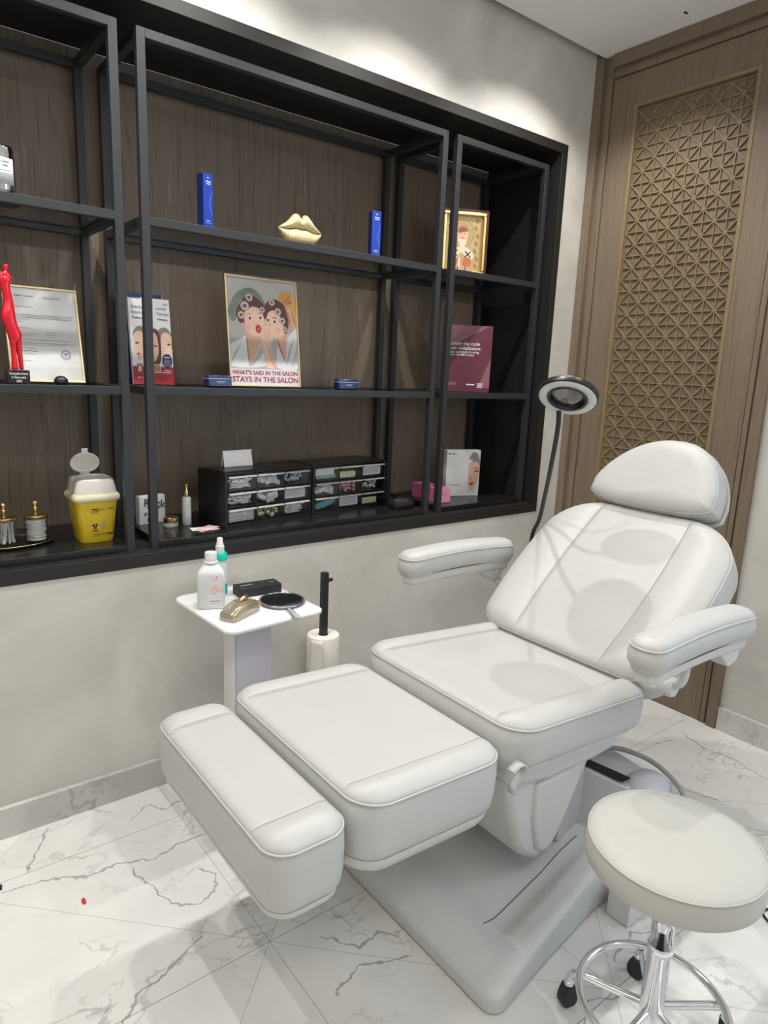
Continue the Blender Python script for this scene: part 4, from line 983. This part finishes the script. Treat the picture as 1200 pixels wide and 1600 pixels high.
bm = BM(); box(bm, -.064, .064, -.001, .001, 0, .062, M=Matrix.Translation((0, .028, 0)) @ Matrix.Rotation(math.radians(14), 4, 'X')); obj('back_sheet', bm, 'label', t)
# clear container
t = thing('clear_container', 'round-cornered clear plastic container on a black base right of the cabinets', 'container', (1.932, .118, ZB_), math.radians(0))
bm = BM(); rings(bm, [[(x, y, z) for x, y in rrect(-.062+i, .062-i, -.034+i, .034-i, .022, 7)] for i, z in ((.004, 0), (0, .004), (0, .028), (.002, .030))]); sharp(obj('black_base', bm, 'black', t), 50)
bm = BM(); rings(bm, [[(x, y, z) for x, y in rrect(-.063+i, .063-i, -.035+i, .035-i, .024, 7)] for i, z in ((0, .030), (0, .034), (.003, .052), (.012, .060), (.024, .062))], cap0=False); sharp(obj('clear_cover', bm, 'acrylic', t), 50)
# pink box
t = thing('pink_box', 'long bright pink carton at the foot of the white leaflet', 'box', (2.195, .215, ZB_), math.radians(-7))
bm = BM(); box(bm, -.040, .040, -.105, .105, 0, .070); o = obj('carton', bm, 'pink', t, bevel=.0012)
bm = BM(); box(bm, -.0405, .0405, -.1065, -.104, .001, .0705); fr = obj('end_flap', bm, 'pinklight', t, bevel=.0008)
pr = Print(); bars(pr, [(-.018, .016, .048, .003), (-.016, .014, .042, .002), (-.016, .008, .038, .0015)], 'pink'); pr.build('print', fr, facing(0, -.1066, 0))
# leaflet box with a face
t = thing('leaflet_box', 'tall white leaflet box printed with half a smiling face', 'box', (2.402, .212, ZB_), math.radians(-19))
bm = BM(); box(bm, -.092, .092, -.002, .040, 0, .232); o = obj('carton', bm, 'paper', t, bevel=.0008)
pr = Print()
pr.add([(.0, .232), (.092, .232), (.092, .05), (.05, .02), (.03, .10), (.02, .2)], 'label')
pr.blob([(.030, .150), (.055, .185), (.078, .180), (.090, .150), (.090, .120), (.080, .160), (.060, .172), (.040, .160)], 'hair2')
pr.blob([(.030, .190), (.050, .222), (.075, .215), (.091, .180), (.091, .150), (.070, .180), (.045, .185)], 'hair2')
pr.blob([(.034, .150), (.050, .172), (.075, .172), (.088, .150), (.088, .100), (.078, .060), (.062, .028), (.042, .030), (.033, .060), (.030, .100)], 'skin')
pr.blob([(.062, .125), (.075, .131), (.086, .124), (.075, .121)], 'hair'); pr.blob([(.058, .138), (.074, .146), (.088, .140), (.074, .141)], 'hair')
pr.blob([(.034, .068), (.048, .060), (.066, .068), (.050, .052)], 'lip'); pr.blob([(.040, .100), (.048, .086), (.038, .084)], 'skinsh')
pr.blob([(.028, .022), (.060, .030), (.080, .024), (.06, .012)], 'paleblue')
pr.add(ell(-.080, .214, .005, .005), 'navy'); pr.rect(-.070, -.040, .211, .217, 'papergrey')
bars(pr, [(-.084, -.040+.02*(k % 3), .195-.013*k, .0016) for k in range(9)], 'paleblue'); bars(pr, [(-.084, -.01, .060, .002), (-.06, -.01, .053, .002)])
pr.build('printed_front', o, facing(0, -.0022, 0))

# ------------------------------------------------------------------ middle shelf
# framed certificate
def framed(name, label, cat, x, y, z, W_, H_, lean, rz, fwid, frmat):
    t = thing(name, label, cat, (x, y, z), math.radians(rz))
    Mf = facing(0, 0, .0025, 0, math.radians(lean))
    bm = BM()
    for a in ((-W_/2, W_/2, 0, fwid), (-W_/2, W_/2, H_-fwid, H_), (-W_/2, -W_/2+fwid, fwid, H_-fwid), (W_/2-fwid, W_/2, fwid, H_-fwid)): box(bm, *a, -.010, .004)
    obj('frame', bm, frmat, t, bevel=.0008, M=Mf)
    bm = BM(); box(bm, -W_/2+fwid, W_/2-fwid, fwid, H_-fwid, -.009, -.0005); sh = obj('sheet', bm, 'paper', t, M=Mf)
    bm = BM(); box(bm, -W_/2+fwid, W_/2-fwid, fwid, H_-fwid, .0022, .003); obj('picture_glass', bm, 'pictureglass', t, M=Mf)
    return t, sh
t, sh = framed('framed_certificate', 'gold-framed white certificate with a round blue stamp', 'certificate', .507, .195, ZM, .218, .303, 13, 0, .006, 'goldframe')
pr = Print(); g = 'papergrey'
bars(pr, [(-.075, -.055, .270, .004), (-.05, -.02, .270, .003), (.005, .060, .272, .0012), (.005, .055, .267, .0018), (-.085, -.025, .236, .0018)])
bars(pr, [(-.085, .090, .212, .0016), (-.085, .086, .207, .0016), (-.085, .088, .202, .0016), (-.085, -.040, .197, .0012), (-.085, -.06, .188, .0016), (-.085, -.04, .170, .0012), (-.085, -.020, .152, .0014), (-.085, -.035, .147, .0014), (.005, .035, .158, .0014), (.005, .040, .150, .0016), (.005, .028, .143, .0012), (-.085, .075, .133, .0015), (-.085, .090, .122, .0018), (-.085, .06, .117, .0014), (-.085, -.03, .106, .0012), (-.085, -.03, .088, .0014), (-.085, -.045, .066, .0016)])
pr.blob([(-.08, .094), (-.07, .102), (-.06, .094), (-.05, .101), (-.035, .095), (-.02, .097), (-.05, .098), (-.07, .0975)], g)
for r, m in ((.016, 'blueink'), (.0145, 'paper'), (.0125, 'blueink'), (.0105, 'paper')): pr.add(ell(.058, .090, r, r), m)
pr.add([(.050, .095), (.066, .095), (.058, .082)], 'blueink'); pr.add([(.055, .092), (.061, .092), (.058, .087)], 'paper')
pr.build('printed_text', sh, Matrix.Translation((0, 0, -.0004)))
# red figurine
t = thing('red_figurine', 'glossy red slender female statuette on a black base', 'figurine', (.400, .105, ZM))
bm = BM(); box(bm, -.030, .030, -.025, .025, 0, .040); bs = obj('base', bm, 'black', t, bevel=.0008)
for k, s_ in enumerate(('Kosmetik Award', 'in Österreich', '2020')):
    textobj('lettering', s_, .0085, 'paper', bs, facing(0, -.0253, .027-.011*k), 'CENTER', bold=.0002, sx=.84)
q = .000228
body = [(1010, 168, 40, 40), (990, 168, 62, 50), (930, 176, 76, 55), (880, 160, 80, 58), (830, 135, 72, 58), (760, 98, 76, 60), (690, 85, 80, 62), (620, 95, 70, 58), (560, 108, 56, 50), (480, 104, 50, 44), (400, 85, 48, 42), (330, 68, 50, 42), (285, 70, 58, 46), (250, 84, 78, 52), (215, 80, 72, 46), (180, 70, 50, 36), (160, 88, 22, 22), (150, 98, 15, 16), (140, 103, 20, 20), (115, 105, 30, 28), (90, 106, 30, 28), (72, 107, 18, 18), (66, 107, 4, 4)]
bm = BM(); rs = []
for yy, cx_, rx, ry in body:
    cxx = (168+(cx_-168)*.72-168)*q; rx *= 1.12; z = .040+(1350-yy)*q*1.03
    rs.append([(cxx+rx*q*math.cos(2*PI*k/24)*(1+.0), ry*q*math.sin(2*PI*k/24), z) for k in range(24)])
rings(bm, rs)
tube(bm, smoothpts([((150-168)*q, 0, .040+(1350-985)*q*1.03), ((146-168)*q, 0, .040+(1350-1150)*q*1.03), ((150-168)*q, 0, .040)], 6), [.0115-.004*math.sin(PI*i/12) for i in range(13)], 14)
tube(bm, smoothpts([((205-168)*q, 0, .040+(1350-950)*q*1.03), ((218-168)*q, .004, .040+(1350-1150)*q*1.03), ((232-168)*q, .006, .040)], 6), [.0095-.0035*i/12 for i in range(13)], 14)
arm_ = smoothpts([((60-168)*q, 0, .040+(1350-195)*q*1.03), ((10-168)*q, -.004, .040+(1350-140)*q*1.03), ((-50-168)*q, .0, .040+(1350-75)*q*1.03), ((-90-168)*q, .0, .040+(1350-60)*q*1.03)], 6)
tube(bm, arm_, [.0065-.0035*i/18 for i in range(19)], 10)
o = obj('figure', bm, 'red', t, smooth=True); m = o.modifiers.new('s', 'SUBSURF'); m.levels = m.render_levels = 1
# glass paperweight
bm = BM(); lathe(bm, [(.0001, 0), (.019, 0), (.0215, .006), (.020, .016), (.012, .024), (.0001, .0265)], 14); o = obj('glass_paperweight', bm, 'black'); o.location = (.520, .10, ZM); tag(o, 'small black faceted paperweight in front of the certificate', 'paperweight')
# book pair
t = thing('navy_book', 'dark navy book standing behind the red and white therapy book', 'book', (.868, .292, ZM), math.radians(2))
Mb = facing(0, 0, .002, 0, math.radians(7)); bm = BM(); box(bm, -.083, .062, 0, .318, -.016, 0); obj('cover', bm, 'navy', t, bevel=.001, M=Mb)
bm = BM(); box(bm, -.081, .0635, .002, .316, -.014, -.002); obj('pages', bm, 'paper', t, M=Mb)
t = thing('therapy_book', 'red and white therapy atlas with three faces, behind the shelf post', 'book', (.866, .252, ZM), math.radians(2))
Mb = facing(0, 0, .002, 0, math.radians(7)); bm = BM(); box(bm, -.074, .074, 0, .300, -.016, 0); cv = obj('cover', bm, 'paper', t, bevel=.001, M=Mb)
pr = Print()
pr.rect(-.074, .074, .0005, .062, 'bookred'); pr.rect(-.074, -.03, .296, .2995, 'navy')
for cx_, sk, hr in ((-.040, 'skin2', 'hair2'), (.050, 'skin2', 'hair2')):
    s = 1 if cx_ < 0 else -1
    pr.blob([(cx_-s*.024, .165), (cx_-s*.018, .190), (cx_, .202), (cx_+s*.022, .190), (cx_+s*.026, .150), (cx_+s*.024, .11), (cx_, .12)], hr)
    pr.blob([(cx_-s*.024, .165), (cx_-s*.012, .182), (cx_+s*.008, .180), (cx_+s*.018, .150), (cx_+s*.016, .110), (cx_-s*.004, .084), (cx_-s*.014, .088), (cx_-s*.018, .108), (cx_-s*.026, .120), (cx_-s*.022, .132)], sk)
    pr.blob([(cx_-s*.020, .142), (cx_-s*.012, .146), (cx_-s*.006, .141), (cx_-s*.013, .138)], 'hair'); pr.blob([(cx_-s*.016, .105), (cx_-s*.010, .108), (cx_-s*.005, .104), (cx_-s*.011, .101)], 'lip')
pr.blob([(-.010, .190), (.012, .196), (.030, .180), (.033, .120), (.026, .075), (.0, .066), (-.02, .09), (-.022, .15)], 'hair')
pr.blob([(-.006, .175), (.012, .180), (.022, .160), (.022, .110), (.010, .082), (-.004, .084), (-.014, .110), (-.014, .150)], 'skin')
pr.blob([(.006, .135), (.012, .138), (.019, .134), (.012, .131)], 'hair')
pr.rect(-.058, -.040, .040, .070, 'hair'); pr.blob([(-.055, .045), (-.049, .042), (-.043, .048), (-.044, .062), (-.050, .067), (-.055, .060)], 'skin'); pr.rect(-.036, .026, .040, .070, 'paper'); pr.rect(-.034, .024, .042, .068, 'skinsh')
pr.add(ell(.052, .083, .019, .025), 'navy'); bars(pr, [(.042, .062, .094, .003)], 'paper'); bars(pr, [(.040, .064, .086-.005*k, .001) for k in range(5)], 'paleblue')
bars(pr, [(.040, .064, .047, .0022), (.028, .066, .040, .0022), (-.050, -.028, .022, .0018)], 'paper'); pr.add(ell(-.055, .023, .0025, .0025), 'paper')
bars(pr, [(.050, .054, .278, .007), (.057, .061, .278, .007), (.063, .067, .279, .007)], 'papergrey')
pb = pr.build('printed_cover', cv, Matrix.Identity(4))
for s_, x_, y_, z_, mt in (('Bildatlas der ästh', -.066, .262, .0155, 'papergrey'), ('etischen', .022, .262, .0155, 'papergrey'), ('Botulinum', -.066, .243, .0165, 'papergrey'), ('Therapie', .024, .243, .0165, 'papergrey'), ('Dosierung', -.064, .226, .012, 'ink'), ('Anwendung', .026, .226, .010, 'ink')):
    if s_.startswith('Bild'): s_ = 'Bildatlas'
    textobj('title', s_, z_, mt, pb, Matrix.Translation((x_, y_, .0008)), sx=.78)
# salon poster
t, sh = framed('salon_poster', 'gold-framed salon poster of two gossiping women in curlers', 'poster', 1.290, .205, ZM, .308, .412, 7, 0, .007, 'goldframe')
PW, PH = .294, .398
def pp(x, y):
    xl = 105+(y-90)/1410*80; xr = 1015+(y-190)/1310*55; yt = 90+(x-105)/910*100; yb = 1500
    return ((x-xl)/(xr-xl)-.5)*PW, .007+(1-(y-yt)/(yb-yt))*PH
pr = Print(); pr.rect(-PW/2, PW/2, .007, .007+PH, 'postergrey')
def B(pts, m, k=4):
    P_ = [pp(*p) for p in pts]; P_ = [(max(-PW/2, min(PW/2, x)), max(.007, min(.007+PH, y))) for x, y in P_]
    sp_ = [(max(-PW/2, min(PW/2, p.x)), p.y) for p in smoothpts([(x, y, 0) for x, y in P_], k, True)]; pr.add(sp_, m)
def E_(x, y, r, m, rr=None):
    a, b = pp(x, y); s = PW/900; pr.add(ell(a, b, r*s, (rr or r)*s, 18), m)
B([(140,500),(215,330),(290,270),(400,240),(500,280),(580,380),(600,460),(480,450),(300,400),(260,520),(240,620),(220,670),(170,660),(130,560)], 'green')
B([(780,370),(850,300),(930,300),(1000,360),(1030,440),(1035,770),(960,770),(920,640),(880,500),(860,440)], 'orange')
B([(900,470),(960,520),(1010,600),(1020,760),(970,770),(940,640)], 'skin'); B([(960,400),(985,440),(930,450),(905,430)], 'skinsh')
B([(160,1255),(120,1000),(300,900),(355,860),(450,900),(560,980),(620,1100),(600,1255)], 'robe'); B([(400,1240),(480,1150),(560,980),(600,1050),(500,1200),(430,1255)], 'robesh')
B([(380,770),(480,860),(560,850),(545,960),(520,1050),(460,1170),(412,1250),(395,1120),(378,960),(362,850)], 'skin'); B([(365,850),(380,900),(395,1050),(410,1240),(385,1120),(370,960)], 'skinsh')
B([(235,560),(280,440),(330,380),(380,330),(470,350),(560,420),(605,480),(605,570),(560,520),(450,480),(370,540),(345,640),(350,770),(310,720),(262,660)], 'hair')
B([(340,570),(400,510),(480,490),(560,540),(602,600),(602,700),(575,800),(540,860),(490,870),(440,850),(370,790),(312,710),(325,690),(345,720)], 'skin2')
B([(300,700),(330,700),(355,760),(335,760)], 'skin')
B([(690,1020),(780,990),(800,1270),(700,1250)], 'robesh'); B([(900,900),(1000,790),(1060,800),(1080,1275),(780,1275),(765,1150),(785,980),(830,1100),(880,1200),(892,1050)], 'robe')
B([(775,880),(850,840),(930,800),(910,900),(892,1000),(900,1120),(872,1190),(820,1060),(785,960)], 'skin'); B([(775,890),(800,950),(850,1080),(875,1190),(820,1080),(785,980)], 'skinsh')
B([(600,470),(640,420),(690,380),(760,390),(860,450),(900,560),(930,680),(915,790),(890,830),(860,790),(840,700),(790,600),(720,530),(650,545),(640,620),(600,640),(580,560)], 'hair')
B([(650,560),(720,530),(800,590),(850,700),(875,780),(850,850),(790,890),(730,880),(680,830),(640,740),(620,660),(640,600)], 'skin2'); B([(740,780),(790,750),(820,790),(780,825)], 'blush'); B([(660,690),(650,735),(672,745),(690,720)], 'skin')
B([(575,780),(600,730),(630,720),(660,760),(700,850),(722,900),(690,960),(690,1050),(725,1150),(775,1270),(640,1275),(602,1150),(572,1000),(556,860)], 'skin2')
for xx in (600, 630, 658): B([(xx, 745), (xx+5, 800), (xx+12, 900), (xx+4, 860)], 'skinsh')
B([(640,1000),(690,1060),(730,1180),(770,1270),(720,1270),(680,1160)], 'skin')
for x_, y_, r in ((400,365,44),(345,475,52),(300,592,42),(700,425,38),(782,548,42),(842,665,38),(572,525,34),(880,775,30)): E_(x_, y_, r*1.12, 'hair2'); E_(x_, y_, r*.95, 'curler'); E_(x_-r*.08, y_+r*.05, r*.5, 'skinsh'); E_(x_+r*.1, y_-r*.05, r*.36, 'hair')
for x_, y_ in ((412,635),(548,628),(737,675)): E_(x_, y_, 30, 'paper', 17); E_(x_, y_, 16, 'ink')
E_(650, 655, 18, 'hair', 14)
B([(365,590),(400,568),(440,578),(400,576)], 'hair'); B([(510,580),(545,560),(580,575),(545,570)], 'hair'); B([(700,630),(740,615),(780,645),(740,628)], 'hair')
E_(522, 772, 38, 'lip', 48); E_(524, 776, 16, 'skinsh', 22); B([(490,700),(520,690),(528,712),(500,712)], 'skin'); B([(360,735),(400,715),(430,745),(405,785),(370,770)], 'blush'); B([(455,640),(470,700),(498,712),(478,720),(455,700)], 'skin')
for pts in ([(230,330),(330,290),(430,285),(330,305)], [(160,560),(200,420),(290,330),(215,430)], [(190,640),(225,520),(260,460),(230,560)]): B(pts, 'hair2')
for pts in ([(860,440),(900,380),(960,350),(905,400)], [(890,500),(940,600),(975,760),(930,640)], [(960,520),(1000,620),(1020,740),(985,640)]): B(pts, 'skinsh')
for pts in ([(170,1240),(220,1080),(300,960),(240,1100)], [(900,1250),(930,1050),(1010,880),(950,1080)], [(980,1260),(1010,1120),(1050,980),(1020,1150)]): B(pts, 'robesh')
pr.rect(-PW/2, PW/2, .007, .007+PH*.150, 'label')
pp_ = pr.build('printed_picture', sh, Matrix.Translation((0, 0, -.0004)))
for s_, y_, sz in (("WHAT'S SAID IN THE SALON", .045, .0215), ('STAYS IN THE SALON', .017, .0285)):
    o = textobj('caption', s_, sz, 'textred', pp_, Matrix.Translation((0, y_, .0014)), 'CENTER', bold=.0008)
    wd_ = max(v.co.x for v in o.data.vertices)-min(v.co.x for v in o.data.vertices); o.matrix_local = Matrix.Translation((0, y_, .0014)) @ Matrix.Diagonal((PW*.97/wd_, 1, 1, 1))
# small blue boxes
def small_blue(x, label, rz):
    t = thing('lacquered_box', label, 'box', (x, .098, ZM), math.radians(rz))
    bm = BM(); box(bm, -.047, .047, -.020, .020, 0, .043); o = obj('case', bm, 'blueglass', t, bevel=.006, segs=3)
    pr = Print(); bars(pr, [(-.014, .020, .020, .002), (-.010, .016, .016, .0014)], 'silverprint'); pr.build('print', o, facing(0, -.0203, 0))
    bm = BM(); box(bm, -.0474, .0474, -.0204, .0204, .030, .0315); obj('lid_line', bm, 'silverprint', t, bevel=.0002)
small_blue(1.037, 'small dark blue glossy box in front of the poster', 3)
small_blue(1.592, 'small dark blue glossy box right of the poster', -3)
# maroon brochure
t = thing('maroon_brochure', 'dark maroon brochure with white lettering on the middle shelf', 'brochure', (2.338, .158, ZM), math.radians(-34))
bm = BM(); box(bm, -.132, .107, -.004, .004, 0, .308); o = obj('cover', bm, 'maroon', t)
pr = Print(); pr.add([(.105, .300), (.105, .02), (.05, .02), (.105, .16)], 'maroonlight'); pr.add([(-.105, .20), (-.105, .306), (.09, .306)], 'maroonlight'); bars(pr, [(-.10, -.055, .030, .014)], 'maroonlight')
bars(pr, [(-.006, .034, .031, .006), (.046, .074, .037, .004), (.048, .074, .029, .004), (.046, .072, .021, .004)], 'paper'); pv = pr.build('print', o, facing(0, -.0042, 0))
for k, (s_, y_, z_) in enumerate((('Unlocking the code', .216, .0225), ('of facial revitalisation:', .195, .0225), ('a full face approach to using', .180, .0155), ('fillers with the MD Codes', .167, .0145))):
    textobj('title', s_, z_, 'paper', pv, Matrix.Translation((-.128, y_, .0006)), sx=(.94 if k == 1 else 1.0), bold=.0001)
serum(2.178, .235, ZM, 'serum bottle with gold top half hidden behind the shelf post on the middle shelf', .105, .0165)

# ------------------------------------------------------------------ top shelf
def tall_blue(x, label, rz):
    t = thing('cosmetic_carton', label, 'box', (x, .100, ZT), math.radians(rz))
    bm = BM(); box(bm, -.0195, .0195, -.016, .016, 0, .172); o = obj('carton', bm, 'blue', t, bevel=.0006)
    bm = BM(); box(bm, -.0199, -.0194, -.0158, .0158, .0005, .1715); obj('dark_side', bm, 'bluedark', t)
    pr = Print(); pr.add(ell(0, .160, .004, .0025), 'silverprint'); bars(pr, [(-.009, .011, .145, .005), (-.008, .010, .139, .003), (-.012, .012, .018, .0015), (-.008, .008, .024, .003)], 'silverprint')
    c = [(.016-.010*math.sin(PI*k/16), .045+.07*k/16) for k in range(17)]
    pr.add(c+[(x_+.0008, y_) for x_, y_ in c[::-1]], 'silverprint'); pr.build('print', o, facing(0, -.0162, 0))
    if True:
        pr = Print(); bars(pr, [(-.009, .010, .030+.009*k, .004) for k in range(13)], 'navy'); pr.build('side_print', o, Matrix.Translation((-.0201, 0, 0)) @ Matrix.Rotation(-PI/2, 4, 'Z') @ Matrix.Rotation(PI/2, 4, 'X'))
tall_blue(.999, 'tall royal blue cosmetic carton at the left of the top shelf', 16)
tall_blue(1.711, 'tall royal blue cosmetic carton to the right of the golden lips', -10)
# lips
t = thing('golden_lips', 'glittering gold lips sculpture standing on the top shelf', 'sculpture', (1.383, .125, ZT+.003), math.radians(0))
def lips(top):
    bm = BM(); nx, nt = 56, 18; rs = []
    for i in range(nx+1):
        u = -1+2*i/nx; au = abs(u); x = u*.094
        mid = .052+.010*math.cos(u*PI*1.0)*(1-au)-.006*math.exp(-(u/.16)**2)
        env = max(0, 1-au**1.7)
        hi = mid+env*(.052)*(.86+.26*math.exp(-((au-.30)/.24)**2)) - env*.013*math.exp(-(u/.10)**2) + .0004
        lo = mid-max(0, 1-au**2.6)*.058 - .0004
        z0, z1 = (mid, hi) if top else (lo, mid)
        zc, rz_ = (z0+z1)/2, (z1-z0)/2; ry = .026*max(.04, (1-au**2)**.6)
        ring = []
        for k in range(nt):
            a_ = 2*PI*k/nt; ring.append((x, -ry*math.cos(a_)*(1.0 if math.cos(a_) > 0 else .35), zc+rz_*math.sin(a_)))
        rs.append(ring)
    rings(bm, rs); return bm
obj('upper_lip', lips(True), 'goldleaf', t, smooth=True); obj('lower_lip', lips(False), 'goldleaf', t, smooth=True)
# icon
t = thing('saint_icon', 'gilded religious icon of a bearded saint in a dark red wooden case', 'icon', (2.300, .205, ZT), math.radians(-26))
Wi, Hi = .225, .292
bm = BM()
for a in ((-Wi/2, Wi/2, 0, .010), (-Wi/2, Wi/2, Hi-.010, Hi), (-Wi/2, -Wi/2+.010, .010, Hi-.010), (Wi/2-.010, Wi/2, .010, Hi-.010)): box(bm, a[0], a[1], -.020, .018, a[2], a[3])
box(bm, -Wi/2+.01, Wi/2-.01, .010, .018, .01, Hi-.01); obj('wooden_case', bm, 'iconwood', t, bevel=.001)
bm = BM()
for a in ((-.1025, .1025, .010, .026), (-.1025, .1025, Hi-.026, Hi-.010), (-.1025, -.0865, .026, Hi-.026), (.0865, .1025, .026, Hi-.026)): box(bm, a[0], a[1], -.022, .0, a[2], a[3])
obj('gilt_frame', bm, 'gold', t, bevel=.004, segs=3)
bm = BM(); box(bm, -.0865, .0865, -.004, .008, .026, Hi-.026); ip = obj('gilt_plate', bm, 'icongold', t)
pr = Print()
for r, m in ((.058, 'iconshade'), (.054, 'icongold'), (.044, 'iconshade'), (.041, 'icongold')): pr.add(ell(-.010, .190, r, r*1.05, 40), m)
pr.blob([(-.075, .026), (-.070, .085), (-.050, .120), (-.02, .135), (.012, .134), (.045, .118), (.058, .080), (.060, .026)], 'icongold')
pr.blob([(-.052, .115), (-.020, .132), (.012, .132), (.045, .112), (.052, .085), (.030, .078), (.010, .095), (-.012, .105), (-.030, .085), (-.050, .090)], 'iconwhite')
pr.blob([(-.030, .180), (-.028, .205), (-.010, .222), (.010, .220), (.020, .200), (.018, .170), (.006, .140), (-.008, .132), (-.022, .145)], 'skin')
pr.blob([(-.024, .160), (-.012, .168), (.002, .168), (.016, .160), (.008, .136), (-.006, .126), (-.018, .140)], 'iconwhite')
pr.blob([(-.030, .190), (-.032, .215), (-.010, .228), (.014, .224), (.022, .200), (.012, .213), (-.010, .218), (-.024, .208)], 'skinsh')
for x_ in (-.014, .004): pr.add(ell(x_, .190, .004, .002, 12), 'hair')
pr.blob([(-.018, .170), (-.006, .174), (.008, .169), (-.005, .166)], 'skinsh')
pr.rect(-.028, -.012, .026, .085, 'iconwhite'); pr.blob([(.004, .050), (.030, .046), (.040, .060), (.038, .082), (.016, .086), (.002, .075)], 'iconred'); pr.blob([(-.045, .040), (-.028, .045), (-.020, .075), (-.03, .085), (-.042, .070)], 'iconred')
def cross(cx_, cy_, s):
    for sg in (1, -1):
        d = s*.6; w_ = .0038
        pr.add([(cx_-d-w_, cy_-sg*d), (cx_-d+w_, cy_-sg*d-0), (cx_+d+w_, cy_+sg*d), (cx_+d-w_, cy_+sg*d)], 'ink')
cross(-.040, .104, .022); cross(.024, .100, .022); pr.rect(-.024, -.020, .030, .050, 'ink'); pr.rect(-.030, -.014, .036, .040, 'ink'); pr.rect(.012, .016, .028, .044, 'ink')
for x_ in (.062, -.062):
    for k in range(7): pr.add(ell(x_+.006*math.sin(k*2.1), .05+.033*k, .008, .012, 14, .5), 'iconshade')
pr.build('painted_relief', ip, facing(0, -.0042, 0))
# glass with label, brown box behind
t = thing('scent_glass', 'tall ribbed glass with white label at the left end of the top shelf', 'glass', (.392, .135, ZT))
bm = BM(); n = 48; rs = []
for z, r in ((.0, .040), (.003, .042), (.128, .0425), (.134, .040), (.138, .025)): rs.append([((r+.0006*(k % 2))*math.cos(2*PI*k/n), (r+.0006*(k % 2))*math.sin(2*PI*k/n), z) for k in range(n)])
rings(bm, rs); obj('silver_glass', bm, 'chrome', t, smooth=True)
bm = BM(); rr = .0445; a0, a1 = math.radians(215), math.radians(318); rs = []
rings(bm, [[((rr+d_)*math.cos(a0+(a1-a0)*k/16), (rr+d_)*math.sin(a0+(a1-a0)*k/16), z) for d_, ks in ((0, range(17)), (.0006, range(16, -1, -1))) for k in ks] for z in (.030, .100)]); lb = obj('paper_label', bm, 'paper', t)
for k, (z, w_, h_) in enumerate(((.088, .022, .003), (.078, .014, .004), (.066, .03, .001), (.058, .034, .001), (.054, .034, .001), (.040, .012, .001))):
    bm = BM(); aa = math.radians(285); dw = w_/2/rr
    rings(bm, [[((rr+.0009+d_)*math.cos(aa-dw+2*dw*kk/8), (rr+.0009+d_)*math.sin(aa-dw+2*dw*kk/8), zz) for d_, ks in ((0, range(9)), (.0003, range(8, -1, -1))) for kk in ks] for zz in (z, z+h_)]); obj('print_line', bm, 'papergrey', lb)
t = thing('brown_box', 'dark brown tall box standing behind the labelled glass', 'box', (.405, .235, ZT))
bm = BM(); box(bm, -.055, .055, -.045, .045, 0, .145); obj('carton', bm, 'brown', t, bevel=.001)
bm = BM(); box(bm, -.0555, .0555, -.0455, .0455, .118, .1465); obj('lid', bm, 'brown', t, bevel=.001)
